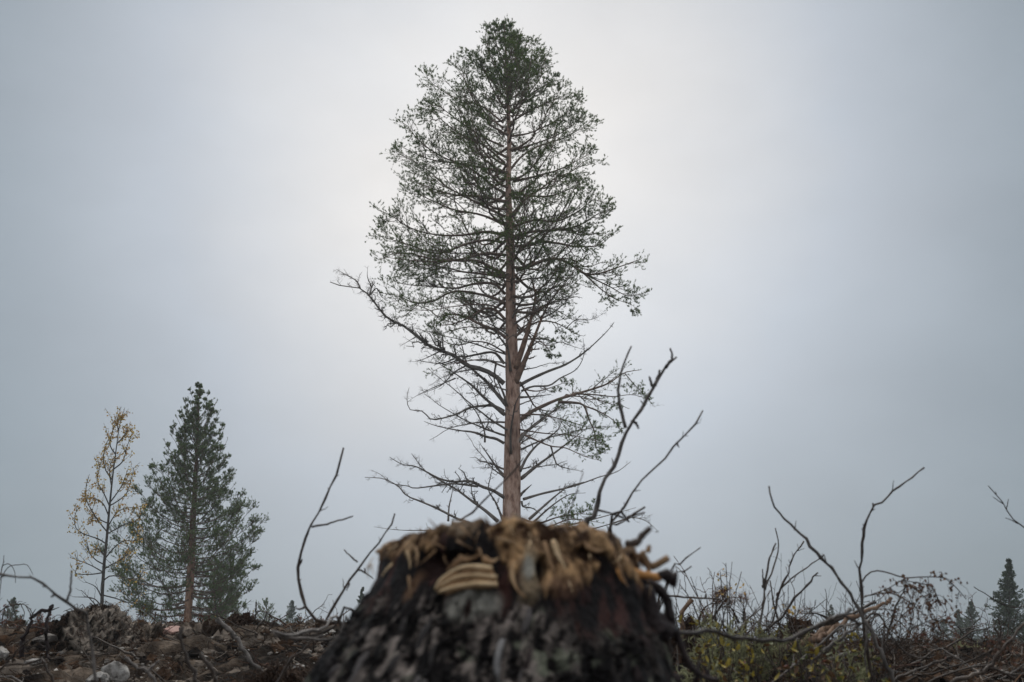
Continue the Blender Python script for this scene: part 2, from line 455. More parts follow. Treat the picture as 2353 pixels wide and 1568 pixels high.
def limb(parent, base, C, r0, live=True, dens=1.0, t0=0.3, mat_w=None, mat_n=None, reach=None, up=0.18, nn=9, ns=3, tint=None, wig=0.05, twiggy=1.0, needle=(0.05, 0.062, 0.0095), deadtint=None, minr=0.003):
    """one branch (child of the tree) with its twigs; needles as its sub-part"""
    Lc = np.linalg.norm(np.diff(C, axis=0), axis=1).sum()
    n = len(C)
    tt = np.linspace(0, 1, n)
    R = np.maximum(r0 * (1 - 0.86 * tt ** 0.8), minr)
    wood = Acc(); g = rng.uniform(0.75, 1.2)
    wc = np.array([g, g, g]) if deadtint is None else np.array(deadtint) * g
    tubes(wood, C, R * rng.uniform(0.9, 1.12, n), 6, True, wc)
    reach = reach or 0.34 * Lc
    m2 = max(3, int(Lc * 4.2 * dens * twiggy))
    lf = (lambda t: reach * (0.22 + 0.95 * (1 - t) ** 0.8)) if live else (lambda t: reach * rng.uniform(0.15, 1.0, t.shape) * (0.3 + 0.7 * (1 - t)))
    C2, R2 = grow(C[None], R[None], m2, t0, 0.97, 48 if live else 55, lf, up, wig, 6, 0.7, None)
    R2 = np.clip(R2, minr * 0.8, r0 * 0.45)
    tubes(wood, C2, R2, 4, False, wc * 0.85)
    l2 = np.linalg.norm(C2[:, -1] - C2[:, 0], axis=1)
    lm = float(l2.mean())
    C3, R3 = grow(C2, R2, (7 if live else 6) if r0 > 0.015 else 4, 0.2, 0.97, 45 if live else 60, lambda t: lm * (0.52 if live else 0.7) * (0.35 + 0.8 * (1 - t)), up * 0.8, wig * 1.6, 4, 0.9, None)
    R3 = np.clip(R3, minr * 0.65, 0.02)
    tubes(wood, C3, R3, 3, False, wc * 0.75)
    b = ob('branch', wood.mesh('branch', mat_w, True, base), parent)
    if live:
        p1, d1 = tips(C3, ns, 0.45, 0.45)
        p2, d2 = tips(C2, 5, 0.6, 0.5)
        p3, d3 = tips(C[None], 4, 0.88, 0.6)
        nd = Acc()
        needle_tris(nd, np.vstack([p1, p2, p3]), np.vstack([d1, d2, d3]), nn, *needle, tint=tint)
        ob('needles', nd.mesh('needles', mat_n, False, base), b, kind='stuff')
    return b


def trunk_mesh(parent, base, C, R, mt, zc, k=14, name='trunk', lump=0.05):
    """trunk with slightly lumpy cross-section; zc(z)->colour multiplier"""
    n = len(C)
    a = Acc(); tubes(a, C, R, k, True)
    V = a.V[0]; ring = np.repeat(np.arange(n), k)
    cen = np.vstack([C[ring], C[:1], C[-1:]])
    rel = V - cen
    f = 1 + lump * fbm(V * np.array([4, 4, 1.3]), 3, 77)
    V2 = cen + rel * f[:, None]
    a.V[0] = V2
    a.C = [zc(V2)]
    return ob(name, a.mesh(name, mt, True, base), parent)


# zoomed sheets the outlines were measured on -> measuring grid
zA = lambda x, y: (718.1 + x * 0.42139, 574.5 + y * 0.42139)
zB = lambda x, y: (775.5 + x * 0.38477, 28.7 + y * 0.38477)
zC = lambda x, y: (x * 0.31739, 1091.5 + y * 0.31739)
zD = lambda x, y: (1493.7 + x * 0.36525, 1034.1 + y * 0.36525)
zE = lambda x, y: (689.4 + x * 0.41505, 1091.5 + y * 0.41505)
zF = lambda x, y: (x * 0.36645, 861.7 + y * 0.36645)

# ---- the tall pine -------------------------------------------------
PY = 30.0


def tall_pine():
    tp = [(1158, 47), (1162, 110), (1166, 200), (1170, 330), (1168, 430), (1171, 520), (1173, 620), (1174, 720), (1176, 820), (1178, 920), (1178, 1020), (1176, 1120), (1175, 1200), (1174, 1330), (1173, 1475)]
    tw = [1.5, 4, 7, 10.5, 13, 17, 21, 24, 28, 33, 36, 38, 40, 44, 54]
    C = np.array([at(x, y, PY) for x, y in tp])[::-1]
    R = np.array(tw)[::-1] / 2 / FPX * PY * 1.06
    base = np.array([C[0][0], PY, hgt1(C[0][0], PY)])
    C[0][2] = base[2] - 0.2
    t = thing('pine_tree', 'tall lone pine with orange trunk and bare dead lower limbs behind the stump', 'tree', base)
    Cs = spline(C, 90)
    s0 = np.linspace(0, 1, len(R)); Rs = np.interp(Cs[:, 2], C[:, 2], R)

    def zc(V):
        patch = sstep(11.3, 11.8, V[:, 2]) * sstep(14.3, 13.6, V[:, 2])
        patch = patch * sstep(-0.3, 0.2, fbm(V * np.array([1.5, 1.5, 0.8]), 2, 5) + 0.15)
        dark = sstep(0.15, 0.5, fbm(V * np.array([3, 3, 1.0]), 3, 9))
        c = np.ones((len(V), 3)); c = c * (1 - 0.35 * dark[:, None])
        c = c * (1 - patch[:, None]) + np.array([0.32, 0.36, 0.38]) * patch[:, None]
        return c
    trunk_mesh(t, base, Cs, Rs, M_pinebark, zc, 18)

    def trace(pts, conv, k, n=16):
        q = [conv(*p) for p in pts]
        x0 = q[0][0]
        return spline(np.array([at(x, y, PY + k * abs(x - x0) / FPX * PY + (0.1 if k > 0 else -0.1)) for x, y in q]), n)

    # live limbs: measured runs, outline sheet B (upper crown)
    up_l = [
        [(1000, 1080), (930, 1040), (860, 980), (770, 920), (640, 870), (540, 810), (470, 750), (420, 680), (375, 650)],
        [(1000, 900), (920, 830), (820, 760), (720, 720), (620, 640), (560, 590), (490, 570)],
        [(1000, 1000), (960, 990), (920, 890), (880, 840), (800, 760), (640, 700)],
        [(1000, 1220), (880, 1160), (780, 1110), (650, 1040), (560, 960), (440, 880), (365, 860)],
        [(1000, 1270), (860, 1210), (700, 1180), (600, 1140), (480, 1080), (410, 1010)],
        [(1005, 1330), (880, 1310), (760, 1330), (600, 1330), (440, 1290), (330, 1220), (240, 1180)],
        [(1000, 1380), (900, 1360), (780, 1380), (600, 1440), (430, 1390), (300, 1350), (228, 1325)],
        [(1005, 1450), (880, 1440), (760, 1470), (600, 1490), (420, 1480), (275, 1460)],
        [(990, 690), (900, 620), (820, 520), (780, 440), (740, 370), (690, 310)],
        [(990, 660), (940, 620), (860, 560), (700, 510), (600, 450), (540, 400), (530, 360)],
        [(985, 560), (940, 480), (900, 400), (870, 330), (830, 250)],
        [(985, 420), (950, 340), (910, 250), (890, 180), (885, 100)],
        [(990, 800), (900, 760), (780, 690), (660, 600), (600, 560), (520, 560)],
        [(985, 500), (930, 420), (850, 330), (780, 290), (742, 265)],
        [(990, 300), (960, 220), (940, 150), (965, 80)],
        [(1000, 960), (870, 930), (700, 900), (560, 880), (440, 830), (380, 800)],
        [(1000, 1130), (860, 1100), (700, 1090), (560, 1050), (430, 1000)],
    ]
    up_r = [
        [(1040, 930), (1100, 860), (1200, 800), (1330, 760), (1450, 700), (1540, 695)],
        [(1050, 1200), (1120, 1120), (1220, 1050), (1300, 990), (1400, 950), (1490, 880), (1550, 880)],
        [(1050, 1280), (1180, 1240), (1300, 1250), (1420, 1200), (1530, 1120), (1590, 1140)],
        [(1050, 1340), (1170, 1310), (1320, 1300), (1450, 1270), (1560, 1200), (1640, 1180)],
        [(1070, 1440), (1150, 1370), (1230, 1310), (1350, 1290), (1450, 1330), (1560, 1320), (1640, 1330)],
        [(1040, 740), (1150, 720), (1280, 660), (1380, 590), (1450, 515)],
        [(1030, 600), (1100, 530), (1180, 470), (1270, 420), (1330, 405)],
        [(1000, 560), (1050, 440), (1120, 360), (1200, 300), (1250, 235)],
        [(990, 420), (1050, 330), (1110, 240), (1180, 185)],
        [(1060, 1080), (1200, 1100), (1300, 1090), (1400, 1050), (1485, 1040)],
        [(1030, 660), (1130, 600), (1250, 540), (1360, 500), (1455, 505)],
        [(1010, 480), (1080, 400), (1180, 350), (1310, 300)],
        [(1040, 830), (1160, 790), (1300, 740), (1420, 660), (1470, 600)],
        [(990, 280), (1020, 190), (1030, 120), (1045, 75)],
        [(1050, 1010), (1180, 980), (1320, 940), (1440, 880), (1500, 850)],
        [(990, 330), (1050, 230), (1110, 160), (1135, 150)],
        [(1200, 1365), (1320, 1380), (1430, 1400), (1560, 1390), (1640, 1330)],
    ]
    for lst, sg in ((up_l, -1), (up_r, 1)):
        for q in lst:
            k = rng.uniform(-0.8, 0.8)
            yt = q[0][1]
            r = 0.022 + 0.032 * min(1, yt / 1200)
            top = yt < 600
            limb(t, base, trace(q, zB, k), r, True, 1.25 if top else 1.1, 0.22 if top else 0.32, M_limb, M_needle, up=0.3 if top else 0.15, ns=5, nn=12)
    # live and half-live limbs on sheet A (lower crown)
    lowlive = [
        ([(1050, 290), (980, 260), (900, 240), (800, 225), (730, 240), (660, 280), (560, 290), (460, 250), (375, 235)], 0.06, 0.8, 0.35),
        ([(1050, 240), (1000, 190), (940, 180), (860, 190), (780, 210), (660, 200), (520, 190), (440, 170)], 0.055, 0.85, 0.35),
        ([(1050, 130), (980, 100), (900, 60), (800, 60), (650, 50), (530, 20), (400, 25)], 0.06, 0.9, 0.35),
        ([(1055, 150), (920, 130), (820, 120), (740, 100), (600, 80), (480, 100), (430, 120)], 0.05, 0.9, 0.35),
        ([(1055, 480), (1000, 440), (900, 400), (820, 360), (740, 350), (690, 370), (640, 330), (560, 300)], 0.06, 0.55, 0.3),
        ([(1050, 380), (1000, 330), (940, 320), (870, 360), (780, 400), (700, 410), (650, 390)], 0.055, 0.6, 0.4),
        ([(1110, 110), (1180, 90), (1270, 55), (1360, 55), (1430, 95), (1480, 130), (1560, 130), (1680, 90), (1790, 50)], 0.075, 0.8, 0.3),
        ([(1360, 55), (1440, 100), (1520, 150), (1620, 200), (1720, 250), (1830, 230)], 0.045, 1.0, 0.3),
        ([(1110, 180), (1160, 160), (1250, 150), (1330, 120), (1370, 100)], 0.04, 1.3, 0.3),
        ([(1480, 130), (1580, 220), (1660, 270), (1740, 300), (1775, 330)], 0.03, 1.0, 0.3),
        ([(1100, 480), (1160, 430), (1240, 390), (1330, 400), (1440, 460), (1480, 470)], 0.045, 0.55, 0.4),
        ([(1180, 540), (1240, 500), (1300, 560), (1330, 590)], 0.03, 0.9, 0.3),
        ([(1125, 935), (1180, 890), (1260, 850), (1340, 815), (1440, 785), (1540, 755), (1620, 725), (1700, 670), (1785, 655)], 0.075, 0.42, 0.35),
        ([(1440, 785), (1540, 790), (1640, 800), (1740, 790), (1840, 815)], 0.03, 0.6, 0.3),
        ([(1340, 830), (1440, 835), (1480, 850), (1510, 930), (1540, 1000), (1550, 1090), (1600, 1110)], 0.05, 0.75, 0.35),
        ([(1480, 850), (1560, 880), (1640, 930), (1700, 1010)], 0.03, 0.9, 0.25),
        ([(1140, 1000), (1200, 1030), (1300, 1070), (1380, 1080), (1480, 1125), (1570, 1150)], 0.04, 0.5, 0.5),
        ([(1130, 720), (1180, 800), (1220, 860), (1300, 880), (1380, 860)], 0.04, 0.6, 0.35),
        ([(1150, 760), (1230, 770), (1330, 740), (1400, 715)], 0.03, 0.7, 0.4),
        ([(1120, 1460), (1230, 1490), (1330, 1460), (1450, 1440), (1560, 1450)], 0.04, 0.7, 0.3),
        ([(1120, 1500), (1250, 1520), (1400, 1470), (1520, 1480), (1580, 1490)], 0.04, 0.8, 0.4),
    ]
    for q, r, dn, t0 in lowlive:
        limb(t, base, trace(q, zA, rng.uniform(-0.7, 0.7), 20), r, True, dn, t0, M_limb, M_needle, up=0.12, ns=4, nn=12)
    for q, r, dn in (([(1050, 330), (960, 300), (860, 300), (760, 310), (640, 330), (540, 320), (470, 290)], 0.03, 0.8), ([(1050, 430), (950, 430), (850, 420), (760, 440), (680, 460), (640, 450)], 0.03, 0.7),
                     ([(1050, 560), (960, 510), (880, 500), (800, 520), (720, 500), (650, 400)], 0.03, 0.5), ([(1050, 60), (900, 20), (760, 20), (620, 0), (460, 50)], 0.03, 0.9), ([(1050, 200), (930, 150), (800, 160), (640, 130), (500, 140)], 0.03, 0.8),
                     ([(1110, 260), (1200, 220), (1300, 210), (1420, 180), (1520, 210)], 0.03, 0.7), ([(1110, 330), (1220, 310), (1330, 330), (1420, 380), (1500, 400)], 0.03, 0.4), ([(1110, 400), (1180, 470), (1260, 520), (1330, 510), (1380, 480)], 0.03, 0.6),
                     ([(1050, 640), (940, 600), (820, 610), (700, 640), (620, 690)], 0.03, 0.12), ([(1130, 900), (1250, 900), (1380, 930), (1480, 960), (1600, 980)], 0.03, 0.8), ([(1130, 980), (1260, 1000), (1400, 1010), (1540, 1040), (1620, 1080)], 0.03, 0.7)):
        limb(t, base, trace(q, zA, rng.uniform(-0.9, 0.9), 18), r, True, dn, 0.25, M_limb, M_needle, up=0.12, ns=3, nn=11, twiggy=1.3)
    # two steep side leaders right of the trunk
    for q, r in (([(1105, 650), (1150, 520), (1190, 380), (1215, 260), (1205, 190), (1195, 150)], 0.115), ([(1105, 725), (1150, 620), (1200, 500), (1255, 360), (1290, 290), (1300, 255)], 0.105)):
        C2 = trace(q, zA, -0.8, 20)
        limb(t, base, C2, r, False, 0.7, 0.25, M_limb, None, reach=1.2, wig=0.1, deadtint=(1.35, 1.2, 1.1))
    # dead limbs
    dead = [
        ([(1045, 730), (985, 680), (920, 650), (840, 630), (780, 580), (700, 550), (630, 520), (570, 470), (490, 410), (420, 380), (370, 330), (310, 250), (260, 210), (190, 200), (130, 190), (95, 175)], 0.085, 1.0, 1.1),
        ([(310, 250), (320, 200), (300, 150), (300, 100)], 0.03, 1.4, 0.6),
        ([(260, 210), (240, 170), (190, 140), (130, 105)], 0.03, 1.4, 0.6),
        ([(310, 250), (350, 210), (380, 260), (430, 260)], 0.03, 1.2, 0.5),
        ([(1060, 850), (1010, 790), (950, 720), (880, 660), (840, 620), (820, 540), (800, 470)], 0.07, 0.8, 0.8),
        ([(1050, 900), (1000, 860), (930, 800), (870, 740), (800, 690), (740, 650), (695, 625)], 0.065, 0.9, 0.9),
        ([(1045, 880), (990, 850), (940, 850), (860, 860), (800, 890), (740, 910), (650, 925), (600, 880), (530, 870), (515, 800), (528, 750)], 0.05, 0.6, 0.5),
        ([(1045, 1055), (1000, 1030), (950, 1020), (880, 995), (800, 985), (720, 970), (660, 955), (608, 935)], 0.05, 0.5, 0.5),
        ([(1045, 1235), (1000, 1180), (945, 1100), (915, 1060)], 0.055, 0.4, 0.4),
        ([(940, 1050), (935, 980), (890, 880), (830, 820), (780, 730)], 0.03, 0.6, 0.4),
        ([(1045, 1350), (980, 1310), (920, 1290), (860, 1260), (780, 1265), (700, 1250), (620, 1210), (560, 1180), (490, 1170), (420, 1130)], 0.06, 1.0, 0.8),
        ([(1010, 1480), (940, 1420), (870, 1370), (790, 1310), (720, 1270), (650, 1230), (600, 1190), (540, 1110)], 0.055, 0.9, 0.8),
        ([(1050, 1545), (930, 1510), (800, 1470), (680, 1410), (560, 1360), (510, 1340), (480, 1300), (420, 1260), (370, 1245), (285, 1240)], 0.055, 0.6, 0.6),
        ([(900, 1290), (770, 1275), (680, 1285), (560, 1300), (530, 1290), (420, 1270), (380, 1230), (318, 1200)], 0.04, 0.6, 0.5),
        ([(1045, 1490), (1000, 1380), (960, 1310), (970, 1240), (985, 1180)], 0.045, 0.6, 0.5),
        ([(1045, 1560), (880, 1545), (620, 1530), (530, 1530), (440, 1525), (335, 1510)], 0.04, 0.5, 0.4),
        ([(740, 1480), (745, 1400), (760, 1330), (770, 1270)], 0.035, 0.4, 0.3),
        ([(1045, 620), (990, 560), (900, 570), (850, 580), (790, 585), (700, 620), (560, 600)], 0.05, 1.0, 0.8),
        ([(920, 650), (820, 660), (720, 690), (640, 740)], 0.03, 1.2, 0.7),
        ([(840, 630), (770, 670), (700, 740), (580, 790)], 0.03, 1.1, 0.7),
        ([(1000, 620), (990, 700), (1010, 760), (1055, 850)], 0.035, 0.5, 0.4),
        ([(780, 700), (640, 760), (560, 800), (520, 830)], 0.025, 1.0, 0.5),
        ([(700, 550), (620, 590), (560, 610), (530, 605)], 0.025, 1.0, 0.5),
        ([(570, 470), (520, 500), (480, 525)], 0.02, 1.0, 0.5),
        ([(1125, 740), (1200, 700), (1290, 660), (1370, 630), (1440, 590), (1500, 545), (1560, 490), (1610, 440), (1645, 395)], 0.06, 0.5, 0.5),
        ([(1140, 770), (1200, 745), (1290, 740), (1350, 700), (1440, 650), (1480, 570), (1475, 480)], 0.04, 0.5, 0.4),
        ([(1120, 1050), (1170, 990), (1250, 930), (1330, 870), (1420, 835)], 0.055, 0.5, 0.5),
        ([(1130, 1020), (1200, 960), (1280, 900), (1420, 800)], 0.045, 0.5, 0.5),
        ([(1130, 1210), (1170, 1130), (1230, 1060), (1330, 990), (1360, 930), (1385, 880)], 0.05, 0.6, 0.5),
        ([(1135, 1250), (1220, 1180), (1330, 1100), (1420, 1030), (1500, 970)], 0.06, 0.5, 0.5),
        ([(1150, 1360), (1250, 1330), (1380, 1300), (1480, 1270), (1560, 1240), (1660, 1210), (1735, 1155)], 0.05, 0.5, 0.4),
        ([(1180, 1470), (1270, 1390), (1340, 1330), (1400, 1290), (1480, 1265)], 0.05, 0.5, 0.5),
        ([(1200, 1490), (1300, 1400), (1400, 1335), (1490, 1325)], 0.04, 0.4, 0.4),
        ([(1115, 1355), (1150, 1320), (1195, 1280)], 0.07, 0.05, 0.05),
        ([(1120, 1540), (1400, 1500), (1640, 1440), (1765, 1405)], 0.045, 0.5, 0.4),
        ([(1120, 1580), (1480, 1530), (1640, 1490), (1810, 1440)], 0.04, 0.4, 0.4),
        ([(1640, 1490), (1740, 1460), (1820, 1480), (1890, 1540)], 0.025, 1.2, 0.6),
        ([(1120, 805), (1210, 800), (1300, 788)], 0.045, 0.2, 0.2),
        ([(1300, 1070), (1320, 1140), (1350, 1180), (1480, 1210)], 0.03, 1.4, 0.6),
        ([(1140, 1370), (1150, 1400), (1200, 1410), (1260, 1450)], 0.035, 0.6, 0.4),
        ([(1700, 670), (1760, 740), (1810, 790), (1870, 860)], 0.02, 1.6, 0.7),
        ([(1380, 430), (1440, 380), (1520, 380), (1600, 340)], 0.02, 1.4, 0.6),
        ([(1240, 380), (1330, 330), (1400, 260), (1420, 210)], 0.03, 1.0, 0.6),
    ]
    for q, r, dn, rc in dead:
        limb(t, base, trace(q, zA, rng.uniform(-0.5, 0.6), 22), r, False, dn, 0.2, M_deadlimb, None, reach=rc, wig=0.12, up=0.12, twiggy=1.7)
    for i in range(22):
        py = rng.uniform(700, 1230); x0 = float(np.interp(py, [p[1] for p in tp], [p[0] for p in tp])); P0 = at(x0, py, PY)
        az = rng.uniform(0, 6.28); ln = rng.uniform(1.0, 3.4); s_ = np.linspace(0, 1, 14)[:, None]
        Cb = P0 + np.array([math.cos(az), math.sin(az), 0]) * ln * s_ + Z3 * ln * (rng.uniform(0.05, 0.7) * s_ + rng.uniform(-0.35, 0.25) * s_ ** 2) + np.cumsum(rng.normal(0, 0.035, (14, 3)), axis=0) * s_
        limb(t, base, Cb, rng.uniform(0.025, 0.045), False, 0.8, 0.2, M_deadlimb, None, reach=0.75, wig=0.13, up=0.05, twiggy=1.6)
    # dark limbs pointing towards the camera across the trunk
    for q in ([(1080, 660), (1070, 560), (1062, 490), (1112, 458)], [(1082, 1110), (1080, 1000), (1095, 900), (1110, 830), (1160, 740)], [(1060, 850), (1040, 780), (1000, 690), (995, 620)]):
        pts = [zA(*p) for p in q]
        Cq = spline(np.array([at(x, y, PY - 0.25 - 0.45 * i) for i, (x, y) in enumerate(pts)]), 14)
        limb(t, base, Cq, 0.05, False, 0.5, 0.3, M_deadlimb, None, reach=0.5, wig=0.12)
    # limbs that run towards and away from the camera and fill the crown
    env_y = [60, 130, 180, 230, 290, 390, 440, 480, 540, 590, 650, 700, 760]
    env_r = [15, 60, 115, 160, 215, 225, 200, 250, 265, 270, 260, 240, 180]
    for i in range(66):
        py = 165 + (i / 65) ** 0.95 * 555
        x0 = float(np.interp(py, [p[1] for p in tp], [p[0] for p in tp]))
        P0 = at(x0, py, PY)
        rad = float(np.interp(py - 25, env_y, env_r)) / FPX * PY * rng.uniform(0.75, 1.0)
        az = (math.pi / 2 if i % 2 else -math.pi / 2) + rng.uniform(-0.8, 0.8)
        el = np.interp(py, [60, 250, 500, 720], [1.05, 0.65, 0.35, 0.2])
        s = np.linspace(0, 1, 12)[:, None]
        dv = np.array([math.cos(az), math.sin(az), 0])
        Cb = P0 + dv * rad * s + Z3 * rad * (math.tan(el) * s * 0.8 - 0.2 * np.sin(s * math.pi) + 0.12 * s ** 3)
        Cb = Cb + rng.normal(0, 0.05, (12, 3)) * s
        limb(t, base, Cb, 0.03 + 0.03 * min(1, py / 500), True, 1.0 if py < 300 else 0.85, 0.4, M_limb, M_needle, up=0.25 if py < 300 else 0.12, ns=4, nn=11)
    # young whorls of the top
    ey2 = [45, 80, 130, 160, 200, 250, 300, 350]
    el_ = [6, 40, 68, 85, 120, 170, 210, 215]; er_ = [6, 30, 72, 95, 125, 165, 195, 195]
    for w_ in range(10):
        py = 62 + w_ * 21
        x0 = float(np.interp(py, [p[1] for p in tp], [p[0] for p in tp])); P0 = at(x0, py + 14, PY)
        for b_ in range(4):
            az = b_ * 1.571 + w_ * 0.8 + rng.uniform(-0.3, 0.3); c = math.cos(az)
            rad = (np.interp(py, ey2, er_) if c > 0 else np.interp(py, ey2, el_)) / FPX * PY * rng.uniform(0.7, 1.0)
            rad *= abs(c) + 0.8 * (1 - abs(c))
            el = np.interp(py, [60, 330], [1.15, 0.6]); s = np.linspace(0, 1, 9)[:, None]
            Cb = P0 + np.array([c, math.sin(az), 0]) * rad * s + Z3 * (rad * math.tan(el) * 0.62 * (0.55 * s + 0.45 * s ** 2)) + rng.normal(0, 0.03, (9, 3)) * s
            limb(t, base, Cb, 0.016 + 0.0011 * w_, True, 0.95, 0.15, M_limb, M_needle, reach=0.26 * rad + 0.12, up=0.35, ns=4, nn=12)
    # leader shoots
    top = at(1158, 60, PY)
    nd = Acc()
    pp = top + rng.normal(0, 1, (40, 3)) * np.array([0.12, 0.12, 0.25]) - Z3 * 0.2
    needle_tris(nd, pp, unit(Z3 + rng.normal(0, 0.3, (40, 3))), 16, 0.16, 0.06, 0.01)
    ob('needles', nd.mesh('needles', M_needle, False, base), t, kind='stuff')


tall_pine()


# ---- procedural conifers ------------------------------------------
def full_pine(label, name, Y, trunk_pts, trunk_w, env, nwh, per, mats, dens=1.0, nn=9, ns=3, needle=(0.12, 0.08, 0.014), group=None, minr=0.007, t0=0.2, elev=((0, 0.15), (0.5, 0.5), (1, 1.1))):
    C = np.array([at(x, y, Y) for x, y in trunk_pts])
    R = np.array(trunk_w) / 2 / FPX * Y
    gz = hgt1(C[0][0], Y)
    base = np.array([C[0][0], C[0][1], gz])
    if C[0][2] > gz - 0.1: C[0][2] = gz - 0.1
    t = thing(name, label, 'tree', base, group)
    Cs = spline(C, 40); Rs = np.interp(Cs[:, 2], C[:, 2], R)
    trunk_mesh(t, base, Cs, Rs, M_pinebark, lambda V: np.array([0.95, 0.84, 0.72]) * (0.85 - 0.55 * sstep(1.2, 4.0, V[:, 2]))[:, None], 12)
    ey = [e[0] for e in env]
    for w in range(nwh):
        f = w / (nwh - 1)
        py = ey[-1] + (ey[0] - ey[-1]) * f ** 0.92            # from lowest to top
        # trunk point at this bearing height
        k = np.argmin([abs((784 - (p[1])) - (784 - py)) for p in trunk_pts])
        xs = np.interp(py, [p[1] for p in trunk_pts][::-1], [p[0] for p in trunk_pts][::-1])
        P0 = at(xs, py, Y)
        lx = xs - np.interp(py, ey, [e[1] for e in env]); rx = np.interp(py, ey, [e[2] for e in env]) - xs
        a0 = rng.uniform(0, 6.28)
        pk = per if f < 0.88 else per - 3
        for b in range(pk):
            az = a0 + b * 6.283 / pk + rng.uniform(-0.35, 0.35)
            if f < 0.6 and math.sin(az) < -0.35 and rng.random() < 0.35: continue
            c = math.cos(az); rr = (rx if c > 0 else lx) * abs(c) + 0.5 * (lx + rx) * (1 - abs(c))
            rr = max(rr, 6) / FPX * Y * rng.uniform(0.72, 1.03)
            el = float(np.interp(f, [e[0] for e in elev], [e[1] for e in elev])) + rng.uniform(-0.1, 0.1)
            s = np.linspace(0, 1, 9)[:, None]
            drop = math.tan(el) * rr
            Cb = P0 + np.array([math.cos(az), math.sin(az), 0]) * rr * s + Z3 * (drop * (s - 1) + drop * 0.35 + rr * (-0.12 * np.sin(s * math.pi) + 0.14 * s ** 3))
            Cb[0] = P0; Cb[:, 2] = np.maximum(Cb[:, 2], P0[2] - rr * 0.5)
            st = P0.copy(); st[2] = P0[2] - drop * 0.5
            Cb = st + np.array([math.cos(az), math.sin(az), 0]) * rr * s + Z3 * (drop * s - 0.14 * rr * np.sin(s * math.pi) + 0.14 * rr * s ** 3) + rng.normal(0, 0.03, (9, 3)) * s
            lo = st[2] < gz + 0.15
            if lo: Cb[:, 2] += gz + 0.15 - st[2]
            limb(t, base, Cb, 0.016 + 0.022 * (1 - f), True, dens * (0.75 + 0.15 * f), t0 + 0.25 * (1 - f), mats[0], mats[1], reach=0.30 * rr + 0.03, up=0.34, ns=ns, nn=nn, needle=needle, minr=minr, deadtint=(0.75, 0.72, 0.7))
    return t


lp_env = [(890, 456, 459), (905, 449, 466), (935, 420, 492), (990, 399, 510), (1052, 372, 513), (1082, 358, 545), (1118, 344, 548), (1148, 318, 558), (1190, 322, 572), (1228, 290, 594), (1250, 285, 618), (1300, 250, 622), (1330, 225, 612), (1356, 240, 600), (1392, 262, 580), (1420, 300, 552)]
full_pine('dense dark green pine with conical crown right of the yellow sapling', 'pine_tree', 40.0,
          [zF(1180, 1600), zF(1195, 1250), zF(1205, 1000), zF(1220, 750), zF(1238, 400), zF(1250, 80)], [19, 17, 14.5, 11, 6, 1.5],
          lp_env, 31, 7, (M_limb, M_needle2), 1.0, 9, 3, (0.06, 0.07, 0.015))
for (bx, tx, yt, hw, lab) in ((493, 492, 1288, 70, 'slim young pine half hidden in the dense pine, the left of a pair'), (505, 507, 1330, 62, 'slim young pine half hidden in the dense pine, the right of a pair')):
    full_pine(lab, 'pine_tree', 50.0, [(bx, 1452), (bx, 1390), (tx, yt)], [6, 5, 1],
              [(yt, tx - 3, tx + 3), (yt + 40, tx - hw * 0.5, tx + hw * 0.5), (1400, tx - hw, tx + hw), (1430, tx - hw * 0.8, tx + hw * 0.8)], 8, 5, (M_limb, M_needle2), 0.8, 7, 2, (0.13, 0.09, 0.02), 'young pines behind the dense pine')


def far_conifer(label, name, Y, bx, tx, y_top, y_bot, half, mt, whorls=22, per=7, group=None, droop=0.25, irregular=0.32, pine=False):
    top = at(tx, y_top, Y); bot = at(bx, y_bot, Y)
    gz = hgt1(bot[0], Y)
    base = np.array([bot[0], Y, gz]); H = top[2] - bot[2]
    t = thing(name, label, 'tree', base, group)
    Ct = spline(np.array([[bot[0], Y, gz - 0.2], bot, (bot + top) / 2, top]), 14)
    trunk_mesh(t, base, Ct, np.linspace(0.02 * H + 0.03, 0.015, 14), M_darkbarkC, lambda V: np.ones((len(V), 3)), 7)
    a = Acc(); RR = half / FPX * Y
    w = np.arange(whorls); f = (w + 0.5) / whorls
    P0, D, LL = [], [], []
    for fi in f:
        rr = RR * (1 - fi) ** (1.05 if not pine else 0.6) + 0.03
        for b in range(max(3, int(per * (1.45 - 0.9 * fi)))):
            az = rng.uniform(0, 6.28)
            l = rr * rng.uniform(1 - irregular * 2, 1 + irregular * 0.4)
            P0.append(bot + (top - bot) * min(0.99, max(0, fi + rng.uniform(-0.4, 0.4) / whorls))); LL.append(max(l, 0.05))
            e = np.interp(fi, [0, 1], [-droop, 0.7]) if not pine else np.interp(fi, [0, 1], [0.15, 1.0])
            D.append([math.cos(az) * math.cos(e), math.sin(az) * math.cos(e), math.sin(e)])
    P0, D, LL = np.array(P0), unit(np.array(D)), np.array(LL)
    s = np.linspace(0, 1, 5)[None, :, None]
    P = P0[:, None] + D[:, None] * LL[:, None, None] * s + Z3 * (LL[:, None, None] * 0.18 * s ** 2.5)
    tubes(a, P, np.maximum(0.018 * (1 - 0.8 * s[..., 0]) * np.ones((len(P), 5)), 0.006), 3, False, np.array([0.8, 0.7, 0.6]))
    C2, R2 = grow(P, np.full(P.shape[:2], 0.01), 9, 0.1, 1.0, 50, lambda tt: (LL[:, None] * 0.32) * (0.4 + 0.8 * (1 - tt)), -0.1 if not pine else 0.3, 0.04, 3, 0.35, 0.006)
    p1, d1 = tips(C2, 2, 0.2, -0.05 if not pine else 0.5)
    p2, d2 = tips(P, 6, 0.15, 0.1)
    needle_tris(a, np.vstack([p1, p2]), np.vstack([d1, d2]), 6, H * 0.010 + 0.03, 0.05 + H * 0.008, 0.038, spread=0.6)
    ob('crown', a.mesh('crown', mt, False, base), t, kind='stuff')
    return t


